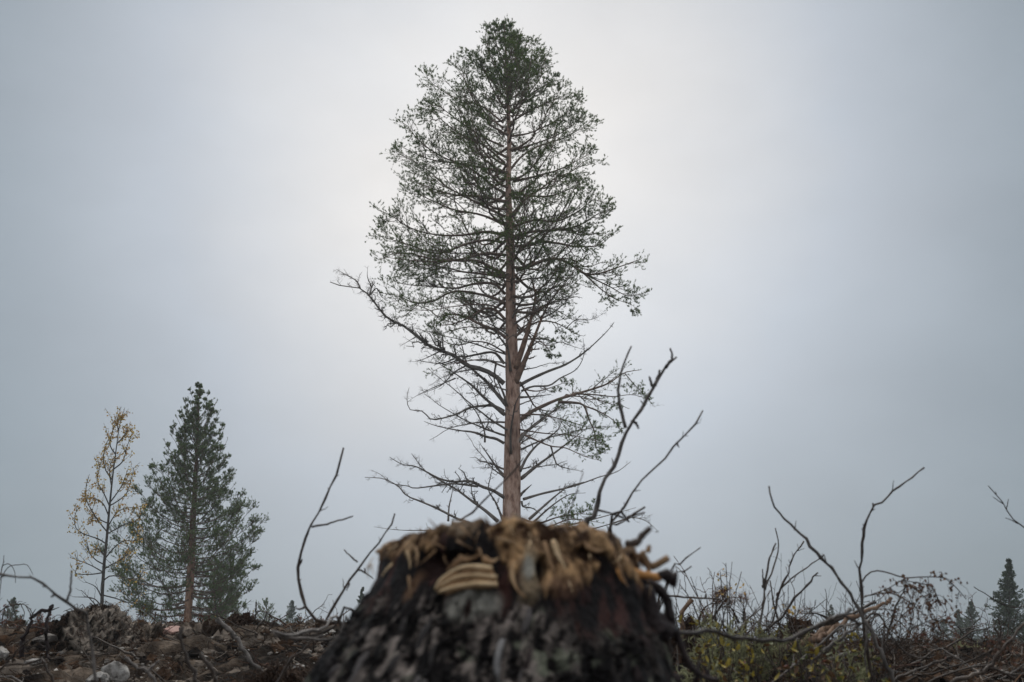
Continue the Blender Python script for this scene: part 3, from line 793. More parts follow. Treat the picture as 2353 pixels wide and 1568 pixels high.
M_darkbarkC = mat('far trunk bark', [(0.3, (0.05, 0.04, 0.033)), (0.7, (0.10, 0.08, 0.065))], 6, 0.9, 'Col')
far_conifer('dark hazy bushy pine at the far left edge behind the red shrubs', 'pine_tree', 62, 28, 28, 1378, 1480, 34, M_spruce, 12, 7, None, pine=True)
far_conifer('pale hazy young pine standing right of the peat clod', 'pine_tree', 70, 611, 613, 1384, 1460, 46, M_needle2, 9, 6, None, pine=True)
far_conifer('small hazy spruce with pointed tip between the young pine and bent sapling stem', 'spruce_tree', 78, 672, 671, 1380, 1462, 38, M_spruce, 15, 7)
far_conifer('narrow spruce top showing just left of the stump bark', 'spruce_tree', 66, 832, 833, 1352, 1452, 30, M_spruce, 18, 7)
far_conifer('tallest spruce near the right edge with dark spire', 'spruce_tree', 48, 2322, 2318, 1288, 1490, 66, M_spruce, 26, 9)
far_conifer('hazy spruce with broad dense crown, tallest of the group right of the brown leafy twig', 'spruce_tree', 72, 2232, 2231, 1383, 1495, 58, M_spruce, 20, 8, None, irregular=0.35)
far_conifer('slender hazy spruce just left of the broad dense spruce', 'spruce_tree', 74, 2203, 2202, 1402, 1490, 32, M_spruce, 16, 7)
far_conifer('short pale hazy spruce, leftmost of the far right group', 'spruce_tree', 84, 2168, 2168, 1424, 1492, 38, M_spruce, 13, 7)
far_conifer('low faint spruce under the hanging brown leaves', 'spruce_tree', 95, 2124, 2123, 1445, 1492, 22, M_spruce, 10, 6)
far_conifer('tiny far spruce tip behind the slash beside the pale log', 'spruce_tree', 90, 1910, 1910, 1390, 1452, 24, M_spruce, 12, 6)
far_conifer('tiny far spruce tip between the bare upright saplings', 'spruce_tree', 95, 1709, 1709, 1400, 1462, 15, M_spruce, 11, 6)
far_conifer('tiny faint spruce tip below the crossing of the forked stems', 'spruce_tree', 100, 1972, 1972, 1438, 1482, 20, M_spruce, 9, 6)
far_conifer('half spruce cut by the right picture edge beside the tallest spruce', 'spruce_tree', 55, 2362, 2362, 1380, 1490, 34, M_spruce, 15, 7)


# ---- slender yellow tree -------------------------------------------
def yellow_tree():
    Y = 30.0
    tp = [zF(633, 1560), zF(640, 1400), zF(652, 1200), zF(668, 1040), zF(685, 850), zF(705, 650), zF(728, 470), zF(750, 320), zF(783, 205)]
    wd = [9, 8, 7, 6.2, 5, 3.8, 2.6, 1.8, 0.8]
    C = np.array([at(x, y, Y) for x, y in tp]); R = np.array(wd) / 2 / FPX * Y
    gz = hgt1(C[0][0], Y); base = np.array([C[0][0], Y, gz])
    C = np.vstack([[C[0][0] - 0.02, Y, gz - 0.1], C]); R = np.concatenate([[R[0] * 1.2], R])
    t = thing('young_tree', 'slender young tree with sparse yellow autumn leaves left of the dense pine', 'tree', base)
    Cs = spline(C, 40); Rs = np.interp(Cs[:, 2], C[:, 2], R)
    a = Acc(); tubes(a, Cs, Rs, 8, True); ob('trunk', a.mesh('trunk', M_darkbark, True, base), t)
    br = [
        ([(665, 1060), (620, 1030), (560, 1010), (500, 985), (470, 945), (470, 880), (490, 840)], 1.0), ([(668, 980), (620, 920), (570, 840), (540, 780), (540, 690), (558, 640)], 1.0),
        ([(690, 830), (650, 740), (610, 660), (630, 560), (650, 490)], 1.2), ([(690, 820), (740, 790), (800, 730), (840, 580)], 0.8), ([(668, 1000), (740, 960), (800, 930), (870, 900), (920, 790)], 0.9),
        ([(672, 960), (720, 880), (770, 840), (830, 830)], 1.2), ([(660, 1150), (720, 1080), (780, 1040), (850, 1040), (880, 980)], 0.9), ([(650, 1220), (700, 1190), (770, 1150), (830, 1090)], 0.9),
        ([(705, 660), (660, 590), (650, 500), (680, 400)], 1.2), ([(715, 590), (770, 540), (800, 440), (830, 370)], 1.2), ([(725, 500), (690, 440), (700, 370), (730, 280)], 1.2),
        ([(735, 430), (780, 380), (800, 330)], 1.2), ([(745, 350), (735, 300), (765, 250)], 1.3), ([(655, 1190), (600, 1160), (560, 1110), (545, 1040)], 0.1), ([(645, 1240), (580, 1250), (500, 1250), (470, 1240), (500, 1180)], 0.6),
        ([(640, 1400), (600, 1330), (540, 1300)], 0.0), ([(636, 1450), (580, 1400), (460, 1392)], 0.0), ([(634, 1480), (560, 1400), (510, 1350)], 0.0), ([(660, 1130), (610, 1090), (600, 1120)], 0.6), ([(675, 930), (600, 900), (560, 910)], 1.0),
        ([(650, 1240), (560, 1190), (440, 1145)], 0.05), ([(690, 800), (720, 760), (760, 700), (800, 600)], 1.1), ([(680, 880), (640, 800), (560, 770), (520, 790)], 1.0), ([(700, 700), (690, 640), (690, 570), (720, 510)], 1.2),
        ([(640, 1300), (700, 1260), (860, 1280), (900, 1220)], 0.5), ([(638, 1380), (720, 1400), (830, 1430), (890, 1350)], 0.35)]
    n2 = 0
    for q, lv in br:
        k = rng.uniform(-0.8, 0.8); x0 = zF(*q[0])[0]
        P = spline(np.array([at(*zF(*p), Y + k * abs(zF(*p)[0] - x0) / FPX * Y) for p in q]), 12)
        Rr = np.linspace(0.022, 0.007, 12)
        w = Acc(); tubes(w, P, Rr, 5)
        C2, R2 = grow(P[None], Rr[None], 9 if lv else 4, 0.25, 1, 40, lambda tt: 0.5 * (0.4 + 0.7 * (1 - tt)), 0.3, 0.05, 5, 1.0, 0.008)
        tubes(w, C2, np.maximum(R2, 0.005), 3)
        b = ob('branch', w.mesh('branch', M_darkbark, True, base), t)
        if lv > 0:
            lf = Acc()
            p1, _ = tips(C2, max(2, int(8 * lv)), 0.3, 0); p2, _ = tips(P[None], int(36 * lv) + 1, 0.35, 0)
            pos = np.vstack([p1, p2]); pos = pos + rng.normal(0, 0.035, pos.shape) - Z3 * 0.03
            leaf_quads(lf, pos, 0.072)
            ob('leaves', lf.mesh('leaves', M_yellow, False, base), b, kind='stuff')


def leaf_quads(acc, pos, size, tint=None):
    m = len(pos)
    u = unit(rng.normal(size=(m, 3)) + np.array([0, 0, -0.5])); v = unit(np.cross(u, rng.normal(size=(m, 3))))
    s = (size * rng.uniform(0.6, 1.2, (m, 1)))
    V = np.stack([pos, pos + (u * 0.5 + v * 0.42) * s, pos + u * s, pos + (u * 0.5 - v * 0.42) * s], 1).reshape(-1, 3)
    g = rng.uniform(0.65, 1.25, (m, 1)); c = np.hstack([g, g * rng.uniform(0.8, 1.08, (m, 1)), g * 0.9])
    acc.add(V, np.arange(m * 4).reshape(-1, 4), None, np.repeat(c, 4, axis=0))


yellow_tree()


# ------------------------------------------------------------------ stump
SX, SY = 0.0, 1.63
zs = [-0.12, 0.0, 0.10, 0.20, 0.28, 0.335, 0.385, 0.42, 0.455, 0.51, 0.55, 0.575, 0.60]
rs = [0.50, 0.44, 0.37, 0.328, 0.302, 0.284, 0.262, 0.243, 0.226, 0.208, 0.198, 0.184, 0.176]


def srad(z): return np.interp(z, zs, rs)
def scx(z): return SX + np.interp(z, [0.2, 0.35, 0.5, 0.6], [-0.04, -0.030, -0.008, -0.004])


def on_stump(px, py, off=0.0):
    Y = SY - 0.2
    for _ in range(8):
        p = at(px, py, Y); x = p[0] - scx(p[2]); r = srad(p[2]) + off
        Y = SY - math.sqrt(max(r * r - x * x, 1e-5))
    return at(px, py, Y)


STOP = at(1176, 1198, SY - 0.205)[2]


def stump():
    base = np.array([0, SY, hgt1(0, SY)])
    t = thing('tree_stump', 'large broken tree stump with torn pale wood rim and dark flaky bark in front', 'tree stump', base)
    na, nz_ = 420, 240
    th = np.linspace(0, 2 * math.pi, na, endpoint=False)
    zz = np.linspace(-0.1, 1.0, nz_)
    TH, ZF = np.meshgrid(th, zz)
    cx_, sy_ = np.cos(TH), np.sin(TH)
    ztop = STOP + 0.010 * fbm(np.stack([cx_ * 5, sy_ * 5, 0 * cx_], -1), 3, 3) - 0.030 * np.abs(cx_) ** 3.2 + 0.006 * fbm(np.stack([cx_ * 22, sy_ * 22, 0 * cx_], -1), 2, 4)
    Zc = np.where(ZF < 0, base[2] + ZF * 1.0, base[2] + (ztop - base[2]) * np.clip(ZF, 0, 1) ** 0.9)
    R = srad(Zc)
    flare = sstep(0.36, 0.05, Zc)
    R = R * (1 + flare * (0.10 * np.cos(TH * 5 + 0.8) + 0.07 * np.cos(TH * 3 - 1)))
    pc = np.stack([cx_ * R, sy_ * R, Zc], -1)
    # zones
    lowedge = np.interp(np.degrees(TH) % 360, [0, 180, 215, 240, 255, 268, 280, 292, 305, 318, 335, 360],
                        [0.50, 0.53, 0.53, 0.545, 0.555, 0.535, 0.48, 0.47, 0.50, 0.525, 0.49, 0.5])
    rag = 0.022 * fbm(np.stack([cx_ * 9, sy_ * 9, Zc * 4], -1), 3, 61) + 0.012 * fbm(np.stack([cx_ * 40, sy_ * 40, Zc * 6], -1), 2, 62)
    wood = sstep(-0.008, 0.008, Zc - lowedge + rag)
    barkedge = np.interp(np.degrees(TH) % 360, [0, 200, 235, 255, 275, 300, 330, 360], [0.43, 0.46, 0.455, 0.46, 0.46, 0.425, 0.41, 0.43])
    inner = sstep(-0.015, 0.015, Zc - barkedge + 1.4 * rag) * (1 - wood)
    bark = np.clip(1 - wood - inner, 0, 1)
    # relief
    cell = fbm(np.stack([cx_ * R * 44, sy_ * R * 44, Zc * 19 + 0.6 * fbm(np.stack([cx_ * 8, sy_ * 8, Zc * 12], -1), 2, 72)], -1), 4, 71, 0.6)
    ridge = 1 - np.abs(cell) * 1.8
    fib = fbm(np.stack([cx_ * R * 70, sy_ * R * 70, Zc * 14], -1), 3, 81)
    chunk = fbm(np.stack([cx_ * R * 20, sy_ * R * 20, Zc * 16], -1), 3, 83)
    big = fbm(np.stack([cx_ * R * 9, sy_ * R * 9, Zc * 7], -1), 2, 85)
    fis = sstep(0.30, 0.0, np.abs(cell))
    disp = bark * (0.002 - 0.010 * fis + 0.010 * big + 0.004 * chunk + 0.006 * sstep(0.0, 0.5, fbm(np.stack([cx_ * R * 58, sy_ * R * 58, Zc * 15], -1), 3, 93))) + inner * (0.007 * chunk - 0.002) + wood * (0.004 * chunk + 0.003 * fib + 0.000)
    fib2 = fbm(np.stack([cx_ * R * 60 + 2.5 * big, sy_ * R * 60, Zc * 11 + 2 * big], -1), 3, 86)
    rdg = 1 - 2.2 * np.abs(fib2)
    iso = fbm(np.stack([cx_ * R * 48, sy_ * R * 48, Zc * 44], -1), 4, 88, 0.6)
    topb = sstep(STOP - 0.052, STOP - 0.030, Zc + 0.03 * np.abs(cx_) ** 3.2 + 0.010 * chunk)
    rdg = rdg * (1 - topb) + (0.25 + 1.3 * iso) * topb
    disp = disp + wood * (0.0045 * rdg)
    R = R + disp
    # colour
    c_ridge = np.array([0.29, 0.245, 0.215]); c_fiss = np.array([0.006, 0.004, 0.004])
    sel = (1 - fis) * sstep(-0.35, 0.4, fbm(np.stack([cx_ * R * 60, sy_ * R * 60, Zc * 22], -1), 2, 91) + 0.1)
    side = sstep(0.0, 0.5, cx_ + 0.25 * big)[..., None]          # right side bark is blacker, charred-looking
    streak = fbm(np.stack([cx_ * R * 72, sy_ * R * 72, Zc * 13], -1), 4, 93, 0.6) + 0.35 * fbm(np.stack([cx_ * R * 20, sy_ * R * 20, Zc * 14], -1), 2, 94)
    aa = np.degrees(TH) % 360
    grey_amt = 0.25 + 0.9 * sstep(205, 240, aa) * sstep(300, 272, aa)      # the greyer bark left of centre
    cb_ = c_fiss + (c_ridge * grey_amt[..., None] * 1.25 - c_fiss) * (sstep(0.0, 0.5, streak) * (0.4 + 0.6 * sel))[..., None]
    lich = sstep(0.35, 0.6, fbm(np.stack([cx_ * R * 30, sy_ * R * 30, Zc * 26], -1), 3, 95))[..., None] * sel[..., None]
    cb_ = cb_ + (np.array([0.22, 0.235, 0.17]) - cb_) * lich * 0.75
    redn = sstep(-0.2, 0.6, fbm(np.stack([cx_ * R * 40, sy_ * R * 40, Zc * 16], -1), 4, 97, 0.65))[..., None]
    ci = np.array([0.010, 0.007, 0.007]) + (np.array([0.080, 0.036, 0.030]) - np.array([0.016, 0.012, 0.012])) * redn
    wn = sstep(-0.35, 0.75, chunk * 0.4 + 0.55 * rdg - 0.1 + 0.45 * fbm(np.stack([cx_ * R * 55, sy_ * R * 55, Zc * 50], -1), 3, 84))[..., None]
    grayn = sstep(0.1, 0.6, fbm(np.stack([cx_ * R * 14, sy_ * R * 14, Zc * 20], -1), 2, 99))[..., None]
    cw = np.array([0.065, 0.028, 0.011]) + (np.array([0.76, 0.47, 0.235]) - np.array([0.065, 0.028, 0.011])) * wn
    cw = cw * (1 - 0.25 * topb[..., None])
    cw = cw + (np.array([0.33, 0.28, 0.22]) - cw) * grayn * (0.3 + 0.4 * topb[..., None]) * wn
    C = cb_ * bark[..., None] + ci * inner[..., None] + cw * wood[..., None]

    def patch(px, py, wx, wy, colr, dep, soft=0.35, amount=1.0):
        nonlocal R, C
        p = on_stump(px, py); a0 = math.atan2(p[1] - SY, p[0] - scx(p[2]))
        da = (TH - a0 + math.pi) % (2 * math.pi) - math.pi
        q = np.hypot(da * 0.23 / (wx * 0.00065), (Zc - p[2]) / (wy * 0.00065)) + 0.25 * fib + 0.2 * chunk
        w = sstep(1 + soft, 1 - soft, q) * amount
        R = R + dep * w
        if colr is not None:
            C = C + (np.array(colr) - C) * w[..., None]
    patch(1222, 1318, 34, 56, (0.36, 0.27, 0.17), 0.006)
    patch(1213, 1308, 16, 26, (0.42, 0.40, 0.34), 0.0)
    patch(1243, 1310, 17, 34, (0.022, 0.017, 0.015), -0.03)
    patch(1083, 1385, 50, 30, (0.33, 0.315, 0.27), 0.004)
    patch(1075, 1398, 8, 20, (0.04, 0.022, 0.018), -0.006)
    patch(1040, 1285, 60, 16, (0.025, 0.016, 0.012), -0.02)
    patch(985, 1300, 34, 28, (0.035, 0.017, 0.014), -0.014)
    patch(1350, 1275, 40, 18, (0.05, 0.025, 0.012), -0.016)
    patch(1385, 1290, 18, 26, (0.03, 0.018, 0.018), -0.014)
    patch(1290, 1345, 60, 26, (0.16, 0.085, 0.055), 0.0, amount=0.8)
    patch(945, 1350, 14, 40, (0.16, 0.09, 0.05), 0.0, amount=0.8)
    a = Acc()
    X = scx(Zc) + cx_ * R; Y = SY + sy_ * R
    i = np.arange(nz_ - 1)[:, None] * na + np.arange(na)[None]; j = np.arange(nz_ - 1)[:, None] * na + (np.arange(na)[None] + 1) % na
    Q = np.stack([i, j, j + na, i + na], -1).reshape(-1, 4)
    a.add(np.stack([X, Y, Zc], -1), Q, None, C.reshape(-1, 3))
    # broken top face: rings inwards with torn relief
    nr = 16
    ring = (nz_ - 1) * na
    tv, tcx = [], []
    Xr, Yr, Zr = X[-1], Y[-1], Zc[-1]
    for k in range(1, nr):
        f = 1 - k / nr
        x = SX + (Xr - SX) * f; y = SY + (Yr - SY) * f
        z = Zr * f + (STOP - 0.012) * (1 - f) + 0.012 * fbm(np.stack([x * 30, y * 30, 0 * x], -1), 3, 111) * min(1, k / 2)
        tv.append(np.stack([x, y, z], -1)); g = 0.6 + 0.4 * fbm(np.stack([x * 60, y * 25, 0 * x], -1), 2, 5)
        tcx.append(np.array([0.33, 0.2, 0.1]) * g[:, None])
    tv = np.concatenate(tv); tcx = np.concatenate(tcx)
    n0 = a.n
    idx = np.concatenate([[ring + np.arange(na)], n0 + np.arange((nr - 1) * na).reshape(nr - 1, na)])
    A = idx[:-1]; B = np.roll(idx[:-1], -1, 1); Cc = np.roll(idx[1:], -1, 1); D = idx[1:]
    a.V.append(tv); a.C.append(tcx); a.n += len(tv)
    a.Q.append(np.stack([A, B, Cc, D], -1).reshape(-1, 4))
    cen = a.n
    a.V.append(np.array([[SX, SY, STOP - 0.012]])); a.C.append(np.array([[0.3, 0.18, 0.09]])); a.n += 1
    a.T.append(np.stack([idx[-1], np.roll(idx[-1], -1), np.full(na, cen)], -1))
    ob('trunk', a.mesh('trunk', M_stump, True, base), t)

    def sliver(pts, w0, w1, thick, mt, name='splinter', n=12, k=8):
        P = spline(np.array(pts), n); ac = Acc()
        s = np.linspace(0, 1, n)
        Rr = w0 + (w1 - w0) * s; Rr = Rr * (0.85 + 0.3 * rng.random(n)); Rr[0] *= 0.6
        tubes(ac, P, Rr, k, True)
        V = ac.V[0]
        ring = np.concatenate([np.repeat(np.arange(n), k), [0, n - 1]])
        cen_ = P[ring]; rel = V - cen_
        rad = unit(np.stack([cen_[:, 0] - SX, cen_[:, 1] - SY, 0 * cen_[:, 0]], -1))
        dr = (rel * rad).sum(1, keepdims=True)
        ac.V[0] = cen_ + rel - rad * dr * (1 - thick)
        return ob(name, ac.mesh(name, mt, True, base), t)

    S = lambda q, off, **k_: [on_stump(*zE(x, y), off) for x, y in q]
    # stacked bent slivers on the front
    for q, w, mt in (([(752, 640), (790, 585), (860, 530), (950, 508), (1062, 520)], 0.0042, M_paleSplinter), ([(765, 622), (820, 575), (900, 545), (980, 530), (1070, 540)], 0.0028, M_splinter), ([(775, 625), (860, 574), (970, 556), (1088, 570)], 0.0040, M_paleSplinter),
                     ([(790, 640), (870, 596), (980, 580), (1085, 588)], 0.0026, M_splinter), ([(770, 652), (800, 640), (880, 618), (980, 604), (1092, 608)], 0.0042, M_paleSplinter), ([(800, 665), (880, 634), (960, 622), (1060, 622)], 0.0022, M_splinter)):
        P = S(q, 0.010)
        o_ = sliver(P, w * 0.75, w * 0.95, 2.6, mt, 'splinter', 14)
    # hanging torn strips and edges seen on the front
    strips = [
        ([(1400, 360), (1430, 450), (1470, 540), (1510, 650)], 0.012, M_paleSplinter), ([(1350, 370), (1380, 470), (1420, 560)], 0.010, M_splinter), ([(1440, 440), (1500, 520), (1525, 590)], 0.011, M_splinter),
        ([(1720, 400), (1765, 490), (1790, 570), (1815, 620)], 0.011, M_splinter), ([(1755, 520), (1775, 570), (1795, 600)], 0.009, M_orange), ([(1300, 350), (1340, 420), (1400, 460)], 0.010, M_splinter),
        ([(590, 420), (605, 470), (610, 520)], 0.009, M_paleSplinter), ([(640, 400), (650, 460), (640, 510)], 0.008, M_splinter), ([(600, 560), (610, 640), (615, 690)], 0.007, M_splinter),
        ([(880, 450), (920, 470), (1000, 440)], 0.010, M_splinter), ([(840, 510), (900, 470), (930, 440)], 0.008, M_splinter), ([(1195, 480), (1175, 550), (1200, 630), (1250, 680)], 0.011, M_splinter),
        ([(1010, 460), (1060, 480), (1100, 460)], 0.012, M_splinter), ([(1580, 390), (1640, 420), (1700, 410)], 0.011, M_splinter), ([(1850, 430), (1880, 480), (1900, 520)], 0.010, M_splinter)]
    for q, w, mt in strips:
        sliver(S(q, 0.003), w * 0.45, w * 0.08, 0.4, mt)
    # ragged rim splinters
    for i in range(42):
        al = math.radians(rng.uniform(190, 350)); z1 = STOP - 0.030 * abs(math.cos(al)) ** 3.2 - rng.uniform(0.0, 0.055)
        r1 = srad(z1) + 0.010 + rng.uniform(0, 0.010); ln = rng.uniform(0.006, 0.024); da = rng.normal(0, 0.09)
        p0 = np.array([scx(z1) + math.cos(al) * r1, SY + math.sin(al) * r1, z1])
        z2 = z1 - ln; r2 = srad(z2) + rng.uniform(0.004, 0.018)
        p1 = np.array([scx(z2) + math.cos(al + da) * r2, SY + math.sin(al + da) * r2, z2])
        mid = (p0 + p1) / 2 + np.array([math.cos(al), math.sin(al), 0]) * rng.uniform(-0.002, 0.008)
        w = rng.uniform(0.0008, 0.0026)
        sliver([p0, mid, p1], w, w * rng.uniform(0.05, 0.4), 0.45, M_splinter if rng.random() < 0.7 else M_paleSplinter, 'splinter', 6, 6)
    # small upright fibres along the broken edge
    for i in range(26):
        al = math.radians(rng.uniform(185, 355)); r1 = srad(STOP) - rng.uniform(-0.004, 0.02); z1 = STOP - 0.030 * abs(math.cos(al)) ** 3.2 - 0.006
        p0 = np.array([scx(z1) + math.cos(al) * r1, SY + math.sin(al) * r1, z1]); dv = np.array([rng.normal(0, 0.5) + 0.3 * math.cos(al), 0.3 * math.sin(al) + rng.normal(0, 0.3), 1.0])
        p1 = p0 + dv * rng.uniform(0.006, 0.018); w = rng.uniform(0.0015, 0.004)
        sliver([p0, (p0 + p1) / 2, p1], w, w * 0.15, 0.5, M_splinter, 'splinter', 5, 5)
    # spike at the left rim, stubs at the right
    d = lambda q, Y: [at(*zE(x, y), Y) for x, y in q]
    sliver(d([(560, 400), (500, 415), (460, 420), (418, 425)], SY - 0.03), 0.014, 0.002, 0.8, M_splinter)
    sliver(d([(520, 400), (490, 440), (455, 465)], SY - 0.04), 0.012, 0.006, 0.8, M_splinter)
    sliver(d([(1800, 480), (1880, 460), (1930, 500), (1960, 505), (2040, 458)], SY - 0.04), 0.009, 0.005, 1.0, M_splinter)
    sliver(d([(1880, 430), (1910, 470), (1935, 540)], SY - 0.05), 0.009, 0.004, 0.8, M_splinter)
    sliver(d([(1800, 390), (1870, 370), (1890, 340), (1942, 292)], SY - 0.02), 0.008, 0.0035, 1.0, M_stick)
    sliver(d([(1925, 430), (1935, 390)], SY), 0.005, 0.003, 1.0, M_splinter)
    sliver(d([(1825, 525), (1880, 550), (1940, 558), (2000, 575)], SY - 0.07), 0.007, 0.006, 0.9, M_orange)
    sliver(d([(1980, 560), (2020, 555), (2060, 575), (2085, 580)], SY - 0.07), 0.007, 0.012, 1.0, M_innerbark, 'bark_flake')
    sliver(d([(2010, 545), (2040, 560), (2060, 605)], SY - 0.07), 0.010, 0.005, 1.0, M_innerbark, 'bark_flake')
    # peeled strip of bark standing off the right flank
    sliver(d([(1850, 580), (1920, 600), (1985, 630), (2035, 700), (2048, 770), (2070, 850), (2105, 930), (2130, 1000), (2180, 1080), (2240, 1120), (2320, 1140)], SY - 0.02), 0.009, 0.004, 1.0, M_innerbark, 'bark_strip', 24, 8)
    sliver(d([(1830, 600), (1880, 700), (1950, 800), (2050, 900)], SY - 0.03), 0.016, 0.02, 1.0, M_innerbark, 'bark_strip', 14, 8)
    sliver(d([(1900, 620), (1935, 700), (1945, 800), (2000, 870)], SY - 0.05), 0.012, 0.016, 1.0, M_innerbark, 'bark_strip', 14, 8)
    # bark plates on the lower flank
    for i in range(80):
        al = math.radians(rng.uniform(185, 355)); z = rng.uniform(0.24, 0.475) 
        deg = math.degrees(al)
        if z > np.interp(deg, [185, 235, 255, 275, 300, 355], [0.44, 0.44, 0.45, 0.45, 0.41, 0.40]): continue
        w = rng.uniform(0.0025, 0.006); h = rng.uniform(0.008, 0.026)
        gu, gv = 4, 6
        u, v = np.meshgrid(np.linspace(-1, 1, gu), np.linspace(-1, 1, gv))
        u = u * (1 - 0.35 * np.abs(v) ** 2) + rng.normal(0, 0.13, u.shape); v = v + rng.normal(0, 0.08, v.shape)
        edge = np.maximum(np.abs(np.linspace(-1, 1, gu))[None], np.abs(np.linspace(-1, 1, gv))[:, None]) > 0.99
        zq = z + v * h; rq0 = srad(zq); fl = sstep(0.36, 0.05, zq)
        aq = al + u * w / rq0 + 0.008 * np.sin(v * 2 + i)
        rq = rq0 * (1 + fl * (0.10 * np.cos(aq * 5 + 0.8) + 0.07 * np.cos(aq * 3 - 1)))
        rr = rq + np.where(edge, 0.000, 0.005 + rng.uniform(0, 0.006) + rng.normal(0, 0.0015, u.shape))
        ac = Acc(); k = np.arange(gv - 1)[:, None] * gu + np.arange(gu - 1)[None]
        ac.add(np.stack([scx(zq) + np.cos(aq) * rr, SY + np.sin(aq) * rr, zq], -1), np.stack([k, k + 1, k + gu + 1, k + gu], -1).reshape(-1, 4))
        dk = math.cos(al) > 0.2 + 0.25 * rng.normal()
        ob('bark_plate', ac.mesh('bark_plate', M_innerbark if dk else PLATES[int(rng.choice(4, p=[0.42, 0.33, 0.17, 0.08]))], True, base), t)


stump()


# ------------------------------------------------------------------ bare sticks
def stick(label, pts, conv, Y, r0, r1, mt=None, sides=(), name='dead_branch', spurs=0, ground=None, group=None, cat='branch', n=26, k=7, tipcap=True):
    """pts from the foot to the tip; Y a distance or (foot, tip); radii in grid px"""
    q = [conv(*p) for p in pts] if conv else list(pts)
    m = len(q); Ys = np.linspace(*Y, m) if isinstance(Y, tuple) else np.full(m, float(Y))
    P = [at(x, y, yy) for (x, y), yy in zip(q, Ys)]
    if ground is not None:                       # carry the foot on down into the ground
        g = P[0] + np.array([ground, 0.05, 0]); g[2] = hgt1(g[0], g[1]) - 0.05
        P = [g] + P
    P = np.array(P); C = spline(P, n)
    Ym = float(Ys.mean())
    R = np.linspace(r0, r1, n) / FPX * Ym
    C = C + rng.normal(0, 0.55, (n, 3)) * R[:, None]
    acc = Acc(); tubes(acc, C, R * (1 + 0.18 * rng.normal(size=n).clip(-1.5, 1.6)), k, True)
    for sp in sides:
        qq = [conv(*p) for p in sp] if conv else sp
        i0 = np.argmin([math.hypot(a[0] - qq[0][0], a[1] - qq[0][1]) for a in q]); yy = Ys[i0]
        Cq = spline(np.array([at(x, y, yy) for x, y in qq]), 12)
        Rq = np.linspace(r1 * 1.1 + 0.15 * (r0 - r1), r1 * 0.7, 12) / FPX * yy
        tubes(acc, Cq + rng.normal(0, 0.3, (12, 3)) * Rq[:, None], Rq * rng.uniform(0.88, 1.15, 12), 6, True)
    if spurs:
        C2, R2 = grow(C[None], R[None], spurs, 0.15, 0.98, 50, lambda t: rng.uniform(0.6, 2.6, t.shape) * 9 / FPX * Ym, 0.1, 0.06, 4, 1.5, None)
        tubes(acc, C2, np.maximum(R2, 0.6 / FPX * Ym), 4, True)
    base = C[0].copy()
    o = ob(name, acc.mesh(name, mt or M_stick, True, base), None, base)
    return tag(o, label, cat, group)


P_ = None
stick('curved bare sapling stem bowing left beside the stump', [(790, 1450), (735, 1432), (705, 1405), (690, 1370), (684, 1320), (694, 1265), (716, 1205), (745, 1150), (773, 1090), (791, 1030)], P_, 3.3, 5.2, 2.0, M_stick, [[(716, 1211), (760, 1202), (812, 1186)], [(700, 1395), (690, 1400), (680, 1398)], [(686, 1300), (692, 1292), (694, 1285)]], spurs=14, ground=0.1)
stick('straight bare twig with short side twigs leaning right, left of the stump', [(655, 1535), (690, 1500), (735, 1445), (765, 1400), (790, 1350), (820, 1310), (860, 1260), (895, 1215), (908, 1180)], P_, 3.4, 4.6, 1.6, M_stick, [[(822, 1292), (805, 1278), (790, 1263)], [(822, 1308), (838, 1316), (858, 1330)], [(838, 1316), (838, 1306)], [(792, 1350), (803, 1340), (796, 1358)]], spurs=12, ground=-0.15)
stick('tall thick dead branch with forked tip rising behind the stump', [(1345, 1240), (1358, 1200), (1370, 1160), (1385, 1110), (1415, 1060), (1437, 1000), (1452, 970), (1480, 930), (1505, 885), (1530, 845), (1554, 818)], P_, 3.0, 8.5, 3.0, M_greystick, [[(1437, 985), (1425, 930), (1421, 890), (1432, 840), (1451, 796)], [(1530, 845), (1545, 822), (1539, 800)], [(1452, 970), (1462, 972), (1466, 986)], [(1500, 890), (1492, 866)], [(1505, 885), (1513, 862), (1516, 850)]], spurs=10, ground=-0.1, n=34)
stick('long thin branch slanting up right behind the stump rim', [(1390, 1250), (1405, 1205), (1435, 1160), (1470, 1110), (1510, 1070), (1550, 1025), (1590, 985), (1616, 944)], P_, 3.1, 4.6, 1.8, M_stick, [[(1555, 1018), (1560, 1028)]], spurs=12, ground=-0.2)
stick('short bare stick crossing in front of the tall pine trunk', [(1030, 1230), (1063, 1196), (1097, 1169), (1139, 1126), (1181, 1084), (1203, 1051)], P_, 2.7, 3.6, 1.8, M_stick, spurs=5, ground=-0.2)
stick('thin grey twig standing right of the pine trunk behind the stump', [(1300, 1230), (1308, 1185), (1325, 1131), (1340, 1088)], P_, 2.8, 2.4, 1.2, M_greystick, [[(1325, 1131), (1331, 1128)]], spurs=5, ground=-0.1)
stick('stubby stick poking up right from behind the rim', [(1395, 1240), (1420, 1212), (1450, 1185), (1482, 1168)], P_, 2.9, 3.0, 2.4, M_stick, [[(1440, 1190), (1465, 1182), (1482, 1178)]], ground=-0.2)
stick('arched brown twig joining the thick branch behind the rim', [(1405, 1215), (1450, 1200), (1420, 1185), (1385, 1180), (1372, 1172)], P_, 2.95, 2.6, 2.6, M_stick, ground=0.1)
stick('leaning dead twig right of the stump, the upper of two', [(1535, 1330), (1560, 1300), (1578, 1282), (1610, 1258)], P_, 3.4, 2.4, 1.5, M_stick, ground=-0.2)
stick('leaning dead twig right of the stump, the lower of two', [(1540, 1328), (1556, 1318), (1572, 1312), (1590, 1303)], P_, 3.4, 2.4, 1.5, M_stick, [[(1570, 1314), (1574, 1317)]], spurs=3, ground=-0.2)
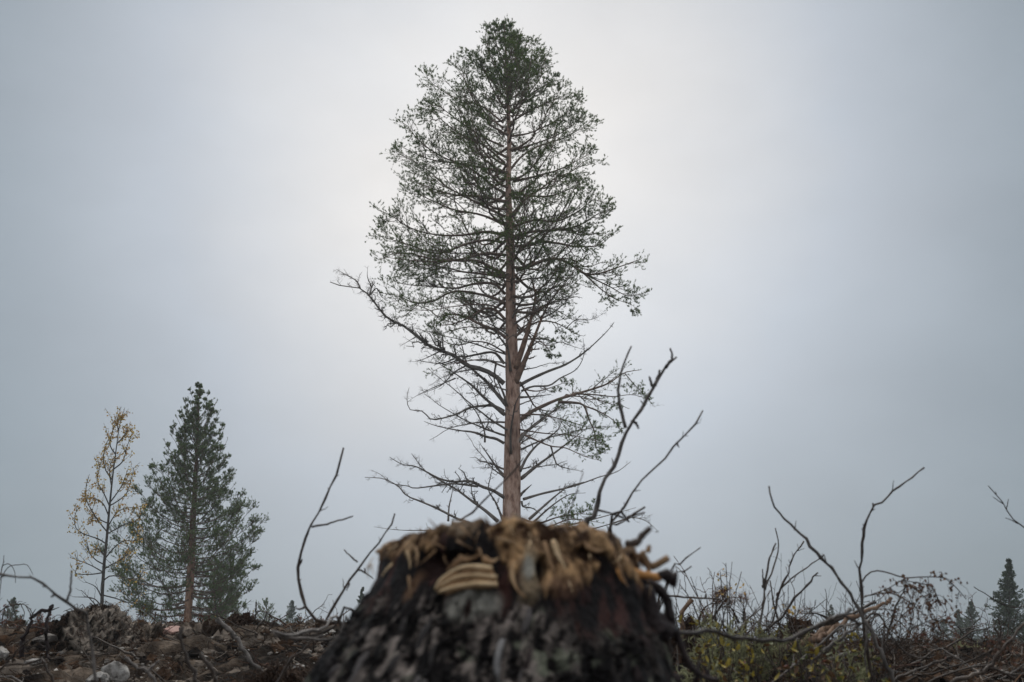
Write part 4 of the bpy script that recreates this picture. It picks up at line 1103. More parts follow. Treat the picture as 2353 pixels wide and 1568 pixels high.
stick('grey forked stick lying left of the stump, the paler one', [(790, 1440), (746, 1444), (708, 1453), (660, 1461), (628, 1453)], P_, (2.9, 2.5), 4.2, 3.2, M_greystick, [[(746, 1462), (700, 1466), (660, 1461)]], spurs=4, ground=0.2)
stick('brown stick lying over the grey forked stick left of the stump', [(812, 1415), (772, 1436), (735, 1457), (689, 1462), (640, 1462)], P_, 2.7, 3.6, 2.6, M_stick, ground=0.15)
stick('bent brown stick below the grey forked stick beside the stump', [(800, 1440), (789, 1452), (765, 1469), (735, 1469), (689, 1466), (632, 1458)], P_, 2.6, 3.6, 2.6, M_greystick, ground=0.1)
stick('straight grey pole leaning against the peat clod', [(606, 1548), (581, 1526), (559, 1491), (540, 1463), (515, 1436), (502, 1424)], P_, 5.0, 4.6, 4.0, M_greystick, [[(540, 1463), (520, 1442), (497, 1428)]], spurs=5, ground=0.05)
stick('dark upright stick in front of the soil bank', [(451, 1568), (435, 1530), (422, 1491), (418, 1465), (416, 1445)], P_, 3.0, 5.0, 3.4, M_stick, ground=0.08)
stick('dark leaning stick with mossy end in front of the soil bank', [(499, 1575), (476, 1530), (460, 1502)], P_, 3.0, 6.0, 4.4, M_stick, ground=0.08)
stick('grey broken stick leaning left over the boulder', [(350, 1556), (320, 1536), (300, 1520), (285, 1508)], P_, 3.6, 5.0, 3.0, M_greystick, [[(336, 1545), (350, 1532), (365, 1518)]], ground=0.1)
stick('brown stick lying flat at the lower left', [(110, 1533), (60, 1527), (20, 1527), (-15, 1550)], P_, 3.6, 3.6, 2.4, M_stick, spurs=4, ground=0.1)
stick('thin dark stick slanting at the left edge', [(-20, 1560), (0, 1540), (28, 1507), (63, 1472)], P_, 4.0, 3.0, 1.6, M_stick, spurs=4, ground=-0.1)
stick('blurred grey branch arching down from the left edge', [(200, 1432), (187, 1412), (152, 1379), (124, 1366), (105, 1344), (79, 1333), (38, 1325), (3, 1317), (-60, 1308)], P_, (2.6, 2.3), 3.4, 2.6, M_greystick, [[(156, 1380), (162, 1352), (165, 1310)], [(105, 1344), (100, 1350)], [(124, 1368), (118, 1372)]], spurs=3, ground=0.1)
stick('thin bare arching twig at the far left edge', [(-12, 1420), (0, 1361), (3, 1314), (10, 1276)], P_, 5.0, 1.8, 0.8, M_stick, [[(2, 1330), (20, 1303), (40, 1299), (63, 1299), (76, 1322)], [(6, 1300), (20, 1296), (32, 1310), (36, 1340)]], spurs=10, ground=-0.1)
stick('drooping dead twig with hanging tips before the far left pine', [(-8, 1425), (16, 1396), (48, 1388), (67, 1399), (79, 1422)], P_, 6.5, 1.8, 0.8, M_stick, [[(16, 1396), (24, 1382)], [(60, 1393), (70, 1412), (68, 1430)], [(30, 1391), (34, 1408), (40, 1425)], [(48, 1388), (56, 1410), (52, 1428)]], spurs=12, ground=-0.1)
stick('thick crooked dark root bent over at the left, the arched one of two', [(58, 1462), (68, 1431), (79, 1415), (92, 1405), (105, 1401), (122, 1394)], P_, 7.0, 4.2, 3.4, M_innerbark, [[(115, 1397), (122, 1390)]], spurs=6, name='broken_root', cat='root', ground=-0.05)
stick('thick crooked dark root at the left, the upright one of two', [(107, 1462), (109, 1428), (114, 1410), (119, 1394)], P_, 7.0, 4.2, 2.8, M_innerbark, spurs=5, name='broken_root', cat='root', ground=0.02)
stick('thin root arching between the two crooked dark roots', [(60, 1452), (75, 1442), (95, 1444), (115, 1452)], P_, 7.0, 1.7, 1.4, M_innerbark, spurs=3, name='broken_root', cat='root', ground=-0.02)
stick('short upright twig with two prongs on the peat clod', [(578, 1440), (584, 1428), (589, 1409), (587, 1396), (589, 1382)], P_, 8.2, 2.2, 1.5, M_stick, [[(589, 1409), (596, 1405), (604, 1405)]], spurs=2, ground=0)
stick('thin upright twig on the grey root mound', [(176, 1425), (183, 1412), (190, 1395)], P_, 7.8, 1.2, 0.8, M_stick, spurs=4, ground=0)
# right hand side
stick('long bare branch sweeping from lower right up to the left, crossing the forked stem', [(1530, 1450), (1470, 1320), (1420, 1200), (1360, 1100), (1320, 1010), (1280, 930), (1220, 850), (1160, 770), (1090, 690), (1010, 600), (950, 540), (880, 460), (820, 400), (770, 330), (748, 228)], zD, 3.6, 6.6, 1.9, M_greystick, [[(1070, 685), (1085, 668), (1096, 660)], [(1360, 1100), (1362, 1200), (1352, 1300), (1370, 1430)]], spurs=8, ground=0.1, n=40)
stick('upright stem with its top bent sharply right, right of the stump', [(1345, 1150), (1340, 1050), (1335, 950), (1325, 850), (1320, 760), (1322, 650), (1340, 540), (1370, 440), (1405, 358), (1480, 310), (1550, 240), (1640, 180), (1722, 104)], zD, 3.7, 4.6, 2.0, M_stick, [[(1405, 358), (1402, 334)]], spurs=10, ground=0.05, n=36)
stick('forked grey sapling with twin tips, leftmost of the bare saplings', [(690, 1170), (700, 1060), (715, 980), (715, 870), (745, 730), (770, 640), (793, 586)], zD, 5.0, 4.4, 1.7, M_greystick, [[(716, 880), (770, 760), (808, 620), (800, 540), (790, 492)], [(712, 870), (710, 800), (708, 752)]], spurs=12, ground=0)
stick('forked dark sapling spreading two thin arms right of the grey sapling', [(745, 1150), (775, 1080), (800, 960), (808, 900), (870, 770), (905, 660), (935, 610), (968, 575)], zD, 5.0, 3.4, 1.6, M_stick, [[(815, 880), (900, 800), (1000, 730), (1095, 660)], [(808, 900), (795, 912), (800, 920)]], spurs=10, ground=0)
stick('dark leaning twig below the forked saplings', [(690, 1190), (740, 1130), (800, 1080), (860, 1010), (900, 940), (970, 870), (1020, 810), (1050, 770)], zD, 4.8, 3.6, 2.0, M_stick, spurs=8, ground=-0.1)
stick('blurred brown branch bowing down low to the right of the stump', [(100, 1080), (160, 1125), (220, 1145), (330, 1155), (450, 1160), (560, 1185), (700, 1200), (850, 1190), (960, 1150), (1100, 1090), (1200, 1040), (1265, 998)], zD, (1.75, 2.3), 6.0, 5.0, M_stick, [[(1100, 1090), (1200, 1050), (1280, 1075), (1320, 1100)]], n=34, ground=0.0)
stick('thick pale log with broken end lying across the slash', [(760, 1285), (820, 1260), (950, 1210), (1030, 1180), (1100, 1140), (1170, 1090)], zD, (5.0, 5.2), 6.5, 7.5, M_palewood, name='log', cat='log', n=18, k=9)
stick('long brown pole lying over the pale log', [(1020, 1190), (1110, 1160), (1200, 1090), (1300, 1040), (1400, 1000), (1520, 940)], zD, (4.6, 5.0), 5.5, 4.2, M_palewood, name='log', cat='log', n=18, k=8)
stick('dark pole crossing under the forked stem', [(960, 1160), (1080, 1110), (1180, 1070), (1330, 1005), (1415, 958)], zD, (4.7, 4.9), 4.4, 2.6, M_stick, [[(1400, 968), (1410, 950)]], spurs=6, ground=-0.2)
stick('straight grey pole slanting below the forked stem', [(1040, 1310), (1090, 1270), (1220, 1170), (1330, 1082)], zD, 4.4, 4.6, 3.6, M_greystick, ground=-0.1)
stick('thin dark stick leaning right of the forked stem', [(1470, 1260), (1490, 1200), (1510, 1110), (1540, 1000), (1590, 900), (1610, 842)], zD, 4.8, 3.0, 1.6, M_stick, [[(1595, 895), (1610, 890)]], spurs=4, ground=0)
stick('dark curved twig running down from the forked stem', [(1345, 1060), (1430, 1030), (1480, 1100), (1530, 1190), (1600, 1270), (1700, 1310), (1780, 1300)], zD, 3.9, 2.6, 1.6, M_stick, spurs=6)
stick('short broken grey log end standing in the undergrowth', [(1110, 1340), (1180, 1310), (1230, 1285), (1280, 1255)], zD, 4.4, 5.0, 4.6, M_greystick, name='log', cat='log', n=12, ground=-0.05)
stick('dark bent branch at the lower right, the thick one', [(1900, 1465), (2000, 1420), (2140, 1370), (2180, 1300), (2250, 1220), (2300, 1160), (2370, 1080)], zD, 3.9, 4.4, 3.2, M_stick, [[(2200, 1260), (2195, 1170), (2165, 1110)], [(2140, 1370), (2220, 1400), (2300, 1440)]], spurs=8, ground=-0.1)
stick('dark stick lying at the foot of the long bare branch', [(1540, 1462), (1600, 1425), (1660, 1390), (1760, 1350), (1900, 1300)], zD, 3.9, 4.2, 2.0, M_stick, spurs=5, ground=-0.1)
stick('bare budded twig hanging in at the right picture edge', [(2500, 600), (2420, 535), (2353, 488), (2300, 450), (2250, 390), (2220, 330), (2160, 260), (2128, 222)], zD, 4.2, 2.0, 1.0, M_stick, [[(2222, 340), (2180, 312), (2155, 296)], [(2243, 370), (2250, 335), (2256, 310)], [(2315, 465), (2280, 445), (2235, 428)], [(2180, 285), (2172, 262)]], spurs=9, ground=0.3)
stick('thin bare twig reaching left from the tall right spruce', [(2420, 985), (2353, 985), (2260, 992), (2200, 960), (2160, 940), (2100, 900), (2036, 864)], zD, 6.0, 1.6, 0.9, M_stick, [[(2160, 940), (2160, 905)], [(2230, 970), (2300, 990)]], spurs=8, ground=0.2)
stick('dark stick lying level right of the stump', [(60, 912), (100, 918), (250, 930), (350, 937), (455, 941)], zD, 4.5, 2.8, 1.8, M_stick, [[(345, 936), (352, 905)]], spurs=6, ground=-0.1)
stick('thin grey twig standing between stump and stake', [(165, 990), (175, 920), (185, 860), (190, 815)], zD, 4.5, 1.3, 0.8, M_greystick, spurs=4, ground=0)
stick('thick broken stake leaning right on the mossy stump', [(200, 1060), (215, 1020), (240, 970), (258, 938)], zD, 5.2, 6.2, 5.0, M_palewood, name='broken_stake', cat='stake', n=12, k=9, ground=-0.02)
stick('thin dark root curving down along the stump flank', [(300, 1420), (380, 1455), (430, 1465)], zD, 1.9, 6, 5, M_innerbark, name='broken_root', cat='root', ground=0.0)
for i, (q, lb) in enumerate((([(490, 1150), (487, 900), (480, 800), (478, 714)], 'thin upright stem carrying yellow leaves, the middle of three'), ([(505, 1150), (500, 900), (510, 780), (516, 703)], 'thin upright stem right beside the yellow leaved stem'),
                             ([(462, 1150), (455, 900), (447, 830), (443, 766)], 'thin upright stem left of the yellow leaved stem'), ([(520, 1140), (535, 930), (555, 840), (577, 767)], 'thin grey stem leaning right of the yellow leaved stem'),
                             ([(868, 1180), (868, 1000), (870, 850)], 'thin upright stem with yellow leaf low on it before the dark leaning twig'), ([(1110, 1170), (1108, 1000), (1112, 930), (1102, 875)], 'thin lone upright stem above the old stump hump'),
                             ([(735, 1110), (745, 1000), (740, 930), (760, 885)], 'thin curved stem close to the grey sapling'))):
    stick(lb, q, zD, 5.2, 1.5, 0.8, M_stick, spurs=8, ground=0, n=18, k=5)


# ---- leafy things ---------------------------------------------------
def leaf_mesh(mt, ln=0.024, wd=0.013):
    a = Acc()
    V = [(0, 0, 0), (ln * .35, -wd * .5, .001), (ln * .35, wd * .5, .001), (ln * .35, 0, -.002), (ln * .72, -wd * .36, .002), (ln * .72, wd * .36, .002), (ln * .72, 0, -.001), (ln, 0, .003)]
    a.add(V, [(1, 3, 6, 4), (3, 2, 5, 6)], [(0, 3, 1), (0, 2, 3), (4, 6, 7), (6, 5, 7)])
    return a.mesh('leaf', mt, True)


LEAF = {k: leaf_mesh(m) for k, m in (('g', M_leafgreen), ('y', M_leafyellow), ('b', M_leafbrown), ('r', M_leafred))}
from mathutils import Euler, Vector


def shrub_proto(label, kinds, h, nst, nleaf, size=1.0, group=None, name='small_shrub'):
    t = thing(name, label, 'shrub', (0, 0, 0), group)
    a = Acc(); pts = []
    for s in range(nst):
        az = rng.uniform(0, 6.28); ln = h * rng.uniform(0.7, 1.15); sp = rng.uniform(0.1, 0.45)
        q = np.array([[0, 0, -0.03], [math.cos(az) * ln * sp * .3, math.sin(az) * ln * sp * .3, ln * .4], [math.cos(az) * ln * sp, math.sin(az) * ln * sp, ln]]) + rng.normal(0, 0.006, (3, 3))
        C = spline(q, 8); tubes(a, C, np.linspace(0.0028, 0.0012, 8), 4)
        C2, R2 = grow(C[None], np.full((1, 8), 0.002), 4, 0.35, 0.95, 40, lambda tt: 0.35 * h * (1.2 - tt), 0.2, 0.05, 4, 1.5, 0.0012)
        tubes(a, C2, R2, 3)
        pts += [C[int(i)] for i in rng.integers(3, 8, 4)] + [c[int(j)] for c in C2 for j in (2, 3)]
    ob('stem', a.mesh('stem', M_stick, True), t)
    for i in range(nleaf):
        p = pts[int(rng.integers(0, len(pts)))] + rng.normal(0, 0.004, 3)
        k = kinds[int(rng.integers(0, len(kinds)))]
        o = ob('leaf', LEAF[k], t, p)
        o.rotation_euler = (rng.uniform(-0.8, 0.8), rng.uniform(-1.2, 0.6), rng.uniform(0, 6.28))
        o.scale = (size * rng.uniform(0.7, 1.25),) * 3
    return t


def strew(protos, spots, label, group, smin=0.8, smax=1.25, looks=None):
    label0, group0 = label, group
    for i, (x, y) in enumerate(spots):
        p = protos[i % len(protos)]
        if looks: label = looks[i % len(looks)] + ' ' + label0; group = looks[i % len(looks)] + ' ' + group0
        z = hgt1(x, y)
        sc = rng.uniform(smin, smax); rz = rng.uniform(0, 6.28)
        if id(p) not in USED:
            USED.add(id(p)); p.location = (x, y, z); p.rotation_euler = (0, 0, rz); p.scale = (sc,) * 3
            p['label'] = label; p['group'] = group
        else:
            copy_thing(p, (x, y, z), rz, sc, label, group)


USED = set()


def spots_in(n, x0, x1, Y0, Y1):
    out = []
    for _ in range(n):
        Y = rng.uniform(Y0, Y1); px = rng.uniform(x0, x1)
        out.append(((px - 1176.5) / FPX * Y * cp_, Y))
    return out


gl = 'low shrub in the undergrowth right of the stump'
strew([shrub_proto(gl, 'ggbyb', 0.20, 4, 22, 1.0), shrub_proto(gl, 'gyyyb', 0.24, 4, 20, 1.2), shrub_proto(gl, 'gbbby', 0.2, 5, 24, 0.95), shrub_proto(gl, 'ggbgy', 0.17, 5, 26, 0.8)], spots_in(40, 1590, 2010, 3.4, 5.4), gl, 'shrubs right of the stump', 0.85, 1.3, ('mixed green and brown', 'tall yellow leaved', 'mostly brown', 'short dense green'))
gb = 'low brown leaved shrub in the undergrowth at the bottom right of the stump'
strew([shrub_proto(gb, 'bbbyr', 0.2, 4, 20, 1.2), shrub_proto(gb, 'bbyyg', 0.2, 4, 20, 1.3)], spots_in(18, 1650, 2000, 3.1, 3.9), gb, 'brown shrubs right of the stump', 0.8, 1.1)
gr_ = 'red leaved shrub on the crest at the left beside the crooked roots'
strew([shrub_proto(gr_, 'rrrb', 0.24, 5, 26, 1.1), shrub_proto(gr_, 'rrbb', 0.2, 5, 24, 1.1)], spots_in(16, -10, 150, 7.4, 8.6), gr_, 'red shrubs on the left crest', 0.55, 0.9)
gy = 'yellow green leaved shrub at the lower left corner'
strew([shrub_proto(gy, 'yyg', 0.17, 4, 14, 1.8)], spots_in(9, -10, 105, 3.3, 3.9), gy, 'yellow shrubs in the left corner', 0.75, 1.0)
gc = 'rust coloured low shrub on the crest behind the clods'
strew([shrub_proto(gc, 'rbbb', 0.17, 5, 22, 1.2), shrub_proto(gc, 'bbyr', 0.2, 5, 20, 1.2)], spots_in(22, 270, 790, 8.8, 10.5) + spots_in(10, 1560, 2350, 8, 10.5), gc, 'rust shrubs along the crest', 0.6, 1.0)
go = 'small orange red shrub at the foot of the stump flank'
strew([shrub_proto(go, 'rrb', 0.14, 3, 12, 1.4)], [(0.47, 2.7), (0.52, 2.75)], go, 'orange shrubs at the stump foot', 0.9, 1.0)


def tuft(label, x, y, h, w, n, mt, name, cat, group=None, curl=0.5, blade=0.006, feather=False):
    a = Acc(); z = hgt1(x, y)
    az = rng.uniform(0, 6.28, n); rr = np.sqrt(rng.random(n)) * w; ln = h * rng.uniform(0.5, 1.1, n)
    p0 = np.stack([np.cos(az) * rr, np.sin(az) * rr, np.full(n, -0.02)], -1)
    d = np.stack([np.cos(az) * curl * rng.uniform(0.1, 1, n), np.sin(az) * curl * rng.uniform(0.1, 1, n), np.ones(n)], -1)
    s = np.linspace(0, 1, 5)[None, :, None]
    P = p0[:, None] + unit(d)[:, None] * ln[:, None, None] * s - Z3 * (ln[:, None, None] * 0.25 * curl * s ** 3) + rng.normal(0, 0.012, (n, 5, 3)) * s
    tubes(a, P, np.linspace(blade, blade * 0.3, 5)[None] * np.ones((n, 1)) * 0.5, 3)
    if feather and True:
        C2, R2 = grow(P, np.full((n, 5), 0.002), 16, 0.15, 1, 55, lambda t: 0.03 * (0.5 + rng.random(t.shape)), 0.1, 0.06, 3, 2, 0.0026)
        tubes(a, C2, R2, 3)
        C3, R3 = grow(C2, np.full((len(C2), 3), 0.002), 4, 0.2, 1, 55, lambda t: 0.012 * (0.5 + rng.random(t.shape)), 0.1, 0.06, 2, 2, 0.002)
        tubes(a, C3, R3, 3)
    o = ob(name, a.mesh(name, mt, True), None, (x, y, z))
    return tag(o, label, cat, group)


def bear(px, Y): return (px - 1176.5) / FPX * Y * cp_
for px, Y, h, w, n, lb in ((1640, 4.6, 0.38, 0.06, 26, 'tall pale green feathery lichen tuft beside the yellow leaved stem'), (1730, 4.7, 0.28, 0.08, 22, 'pale green lichen tuft at the foot of the grey sapling'), (1782, 4.8, 0.30, 0.08, 22, 'pale green lichen tuft right of the forked dark sapling'),
                           (1672, 3.7, 0.22, 0.05, 13, 'pale lichen clump below the blurred branch, left of the yellow leaves'), (1945, 4.4, 0.25, 0.06, 16, 'grey green lichen clump right of the pale log'), (1705, 3.6, 0.17, 0.05, 10, 'pale lichen clump under the bowed branch'), (1590, 4.0, 0.22, 0.04, 9, 'pale lichen strand close to the stump flank'), (2215, 6.5, 0.07, 0.10, 9, 'small lichen patch among pebbles at the lower right')):
    tuft(lb, bear(px, Y), Y, h, w, n, M_lichen, 'lichen_tuft', 'lichen', None, 0.5, 0.004, True)
for i, (px, Y) in enumerate([(712, 5.5), (725, 5.6), (700, 5.2), (470, 3.6), (520, 3.7), (555, 3.9), (440, 3.5), (410, 3.6), (380, 3.7), (1500, 3.8), (20, 3.7), (1750, 3.3), (1850, 3.4), (1920, 3.5), (600, 3.6), (330, 3.5), (1640, 3.5), (1700, 3.4), (1980, 3.7), (2040, 3.8)]):
    tuft('thin yellowing grass tuft in the foreground litter', bear(px, Y), Y, rng.uniform(0.09, 0.17), 0.05, 34, M_grass, 'grass_tuft', 'grass', 'grass tufts in the foreground', 0.8, 0.004)


def leafy_twig(label, runs, conv, Y, r0, r1, mt_leaf, hang, nl, size, ground=0.0, name='leafy_twig'):
    q = [conv(*p) for p in runs[0]]
    P0 = at(*q[0], Y)
    t = thing(name, label, 'twig', P0)
    a = Acc(); allc = []
    for j, r in enumerate(runs):
        C = spline(np.array([at(*conv(*p), Y + 0.015 * j) for p in r]), 18)
        tubes(a, C, np.linspace(r0 if j == 0 else r0 * 0.6, r1, 18) / FPX * Y, 5); allc.append(C)
    tw = Acc()
    for C in allc:
        C2, R2 = grow(C[None], np.full((1, 18), 0.002), hang, 0.35, 1.0, 70, lambda tt: 0.05 + 0.05 * rng.random(tt.shape), -0.9, 0.08, 5, 1.5, 0.0014)
        tubes(a, C2, R2, 3)
        p, _ = tips(C2, nl, 0.15, 0)
        leaf_quads(tw, p + rng.normal(0, 0.006, p.shape), size)
    ob('stem', a.mesh('stem', M_stick, True, P0), t)
    ob('leaves', tw.mesh('leaves', mt_leaf, False, P0), t, kind='stuff')
    return t


M_brownleaf = mat('withered brown leaves', [(0.3, (0.10, 0.055, 0.038)), (0.7, (0.20, 0.115, 0.075))], 12, 0.7, 'Col', translucent=0.2)
leafy_twig('arching twig with withered brown leaves hanging in a curtain right of the forked stem', [[(1335, 830), (1370, 780), (1430, 760), (1520, 780), (1600, 805), (1700, 800), (1790, 800), (1860, 810), (1920, 860), (1990, 940)], [(1340, 930), (1420, 900), (1500, 870), (1600, 810)], [(1590, 820), (1700, 840), (1770, 860), (1810, 930), (1812, 960)], [(1500, 875), (1560, 900), (1640, 860), (1760, 960)]], zD, 3.75, 1.9, 1.0, M_brownleaf, 13, 7, 0.014)
leafy_twig('lower drooping twig with brown leaves right of the forked stem', [[(1350, 920), (1500, 900), (1600, 940), (1680, 1000), (1700, 1080), (1780, 1120), (1830, 1180)], [(1400, 1010), (1480, 1000), (1560, 1030), (1600, 1040)], [(1700, 1100), (1780, 1070), (1850, 1090)]], zD, 3.8, 1.8, 0.9, M_brownleaf, 11, 7, 0.014)
leafy_twig('bunch of dark brown leaves on a twig at the lower right corner', [[(2180, 1300), (2200, 1230), (2215, 1180), (2240, 1170)], [(2050, 1200), (2120, 1185), (2210, 1190)]], zD, 4.0, 1.8, 1.0, M_brownleaf, 9, 10, 0.015)
for q, lb in (([(478, 800), (482, 780), (480, 760)], 'pair of yellow leaves at the top of the middle thin stem'), ([(478, 890), (482, 880), (484, 870)], 'yellow leaves lower on the middle thin stem'), ([(850, 985), (858, 970), (862, 950)], 'yellow leaves on the thin stem before the dark leaning twig')):
    leafy_twig(lb, [q], zD, 5.2, 1.0, 0.7, M_yellow, 4, 3, 0.022)

# dry brown pine twigs among the slash
M_dryneedle = mat('dry brown needles', [(0.3, (0.09, 0.04, 0.022)), (0.7, (0.20, 0.095, 0.05))], 5, 0.8, 'Col')
for q, Y, lb in (([(340, 1090), (400, 1050), (460, 960), (500, 930), (570, 930)], 5.4, 'dry brown pine twig right of the broken stake, the uppermost'), ([(420, 1110), (410, 1040), (420, 980), (415, 920)], 5.4, 'upright dry pine twig behind the tall lichen tuft'),
                 ([(300, 1100), (330, 1010), (380, 970), (440, 965)], 5.4, 'dry pine twig leaning left next to the broken stake'), ([(560, 1090), (520, 1010), (480, 960), (455, 930)], 5.5, 'dry pine twig bent left between the saplings and stake'), ([(1120, 1060), (1050, 1030), (990, 1028), (950, 1030)], 5.6, 'dry pine twig arching left on the old stump hump'),
                 ([(600, 1130), (590, 1050), (600, 990), (610, 960)], 5.6, 'dry upright pine twig left of the grey sapling'), ([(1700, 1300), (1690, 1240), (1720, 1190)], 6.5, 'dry rust twig on the crest below the brown leaves'), ([(280, 1160), (300, 1120), (340, 1100)], 5.0, 'dry rust twig in the litter under the stake')):
    C = spline(np.array([at(*zD(*p), Y) for p in q]), 14); b0 = C[0].copy()
    t = thing('dry_pine_twig', lb, 'twig', b0)
    limb(t, b0, C, 0.008, True, 2.2, 0.3, M_stick, M_dryneedle, reach=0.10, nn=5, ns=1, needle=(0.02, 0.045, 0.0022), minr=0.0022)


# ------------------------------------------------------------------ clods, stones, litter
def lump(label, px, Y, ztop, wx, wy, wz, colf, name, cat, mt, rough=0.25, roots=0, seed=0, n=90, m=46, freq=3.0, skew=0.0):
    x0 = bear(px, Y); z0 = ztop - wz
    th = np.linspace(0, 2 * math.pi, n, endpoint=False); ph = np.linspace(-0.5, math.pi / 2, m)
    TH, PH = np.meshgrid(th, ph)
    d = np.stack([np.cos(TH) * np.cos(PH), np.sin(TH) * np.cos(PH), np.sin(PH)], -1)
    q = d * np.array([wx, wy, wz])
    pn = q / max(wx, wz) * freq + seed * 7.1
    f = 1 + rough * fbm(pn, 5, seed, 0.6) + rough * 0.5 * (0.6 - np.abs(fbm(pn * 2.2, 3, seed + 5)) * 1.4)
    V = q * f[..., None]; V[..., 0] += skew * V[..., 2]
    V = V + np.array([x0, Y, z0])
    C = colf(d, pn)
    a = Acc(); i = np.arange(m - 1)[:, None] * n + np.arange(n)[None]; j = np.arange(m - 1)[:, None] * n + (np.arange(n)[None] + 1) % n
    a.add(V, np.stack([i, j, j + n, i + n], -1).reshape(-1, 4), None, C.reshape(-1, 3))
    base = np.array([x0, Y, z0])
    t = thing(name, label, cat, base)
    ob('soil' if cat == 'clod' else 'body', a.mesh('soil', mt, True, base), t)
    if roots:
        k = rng.integers(0, n * (m - 12), roots) + n * 6
        Vf = V.reshape(-1, 3); Df = d.reshape(-1, 3)
        sel = k[Df[k][:, 1] < 0.5]
        p = Vf[sel]; dv = unit(Df[sel] + rng.normal(0, 0.5, (len(sel), 3))); L_ = rng.uniform(0.03, 0.16, (len(sel), 1, 1))
        s = np.linspace(0, 1, 6)[None, :, None]
        Pq = p[:, None] + dv[:, None] * L_ * s - Z3 * L_ * 0.9 * s ** 2 + rng.normal(0, 0.008, (len(sel), 6, 3)) * s
        ra = Acc(); tubes(ra, Pq, np.linspace(0.003, 0.0012, 6)[None] * rng.uniform(0.6, 1.5, (len(sel), 1)), 3)
        ob('hair_roots', ra.mesh('hair_roots', M_root, True, base), t, kind='stuff')
    return t


def col_mound(d, pn):
    g = sstep(-0.35, 0.25, d[..., 0] + 0.45 * fbm(pn * 0.8, 3, 5))[..., None]
    det = np.clip(0.7 + 1.1 * fbm(pn * 3.5, 4, 8, 0.6), 0.05, 1.6)[..., None]
    return (np.array([0.022, 0.015, 0.011]) * (1 - g) + np.array([0.33, 0.285, 0.24]) * g) * det


def col_peat(d, pn):
    g = sstep(0.1, 0.7, fbm(pn * 1.2, 3, 6))[..., None]
    return np.array([0.026, 0.014, 0.009]) * (1 - g) + np.array([0.085, 0.045, 0.025]) * g


def col_grey(d, pn):
    g = sstep(-0.4, 0.5, fbm(pn * 1.1, 4, 9))[..., None]
    return np.array([0.035, 0.022, 0.015]) * (1 - g) + np.array([0.27, 0.225, 0.185]) * g * np.clip(0.6 + 1.0 * fbm(pn * 4, 3, 18), 0.1, 1.6)[..., None]


lump('big upturned root mound, grey soil on its right and hairy black peat on its left', 203, 7.6, at(220, 1404, 7.6)[2], 0.40, 0.4, 0.47, col_mound, 'root_mound', 'clod', M_clod, 0.13, 900, 2, 200, 110, 5.5, 0.12)
lump('dark brown peat clod with dangling roots on the soil bank', 556, 8.4, at(556, 1419, 8.4)[2], 0.20, 0.2, 0.22, col_peat, 'peat_clod', 'clod', M_clod, 0.25, 300, 4, 100, 50, 3.0, -0.1)
lump('rusty peat clod in the foreground left of the stump', 648, 4.0, at(650, 1540, 4.0)[2], 0.11, 0.12, 0.14, col_peat, 'peat_clod', 'clod', M_clod, 0.2, 260, 6, 90, 46, 3.0)
lump('grey lump of torn soil between root mound and pink stone', 345, 7.8, at(345, 1444, 7.8)[2], 0.17, 0.18, 0.2, col_grey, 'soil_clod', 'clod', M_clod, 0.3, 60, 8, 100, 46, 3.4)
lump('grey crumbling soil bank left of the peat clod', 470, 7.8, at(470, 1448, 7.8)[2], 0.30, 0.3, 0.24, col_grey, 'soil_clod', 'clod', M_clod, 0.3, 80, 9, 120, 50, 3.6)
lump('small soil clod capping the left end of the grey bank', 150, 7.8, at(150, 1452, 7.8)[2], 0.2, 0.2, 0.16, col_mound, 'soil_clod', 'clod', M_clod, 0.3, 120, 12, 90, 40, 3.2)
lump('mossy rotten stump holding the broken stake', 1572, 5.3, at(1572, 1432, 5.3)[2], 0.075, 0.08, 0.16, col_peat, 'rotten_stump', 'tree stump', M_clod, 0.3, 160, 14, 80, 46, 3.0)
lump('low dark hump of an old stump behind the saplings', 1836, 6.0, at(1836, 1431, 6.0)[2], 0.10, 0.1, 0.14, col_peat, 'old_stump', 'tree stump', M_clod, 0.22, 120, 15, 80, 40, 3.0)


def stone(label, px, Y, zc_, wx, wy, wz, mt, group=None, seed=0, n=20, m=12, me=None):
    x0 = bear(px, Y)
    if me is None: me = stone_mesh(wx, wy, wz, mt, seed, n, m)
    o = ob('stone', me, None, (x0, Y, zc_))
    return tag(o, label, 'stone', group)


def stone_mesh(wx, wy, wz, mt, seed, n=20, m=12):
    th = np.linspace(0, 2 * math.pi, n, endpoint=False); ph = np.linspace(-math.pi / 2, math.pi / 2, m)
    TH, PH = np.meshgrid(th, ph)
    d = np.stack([np.cos(TH) * np.cos(PH), np.sin(TH) * np.cos(PH), np.sin(PH)], -1)
    f = 1 + 0.4 * fbm(d * 1.6 + seed * 3.7, 3, seed) + 0.12 * fbm(d * 5 + seed, 3, seed)
    r2 = np.random.default_rng(seed + 900)
    for _ in range(11):                                  # planar breaks
        nv = unit(r2.normal(size=3)); h = r2.uniform(0.62, 0.95)
        pr = (d * f[..., None]) @ nv
        f = np.where(pr > h, f * h / np.maximum(pr, 1e-6), f)
    V = d * f[..., None] * np.array([wx, wy, wz])
    a = Acc(); i = np.arange(m - 1)[:, None] * n + np.arange(n)[None]; j = np.arange(m - 1)[:, None] * n + (np.arange(n)[None] + 1) % n
    a.add(V, np.stack([i, j, j + n, i + n], -1).reshape(-1, 4))
    return a.mesh('stone', mt, False)


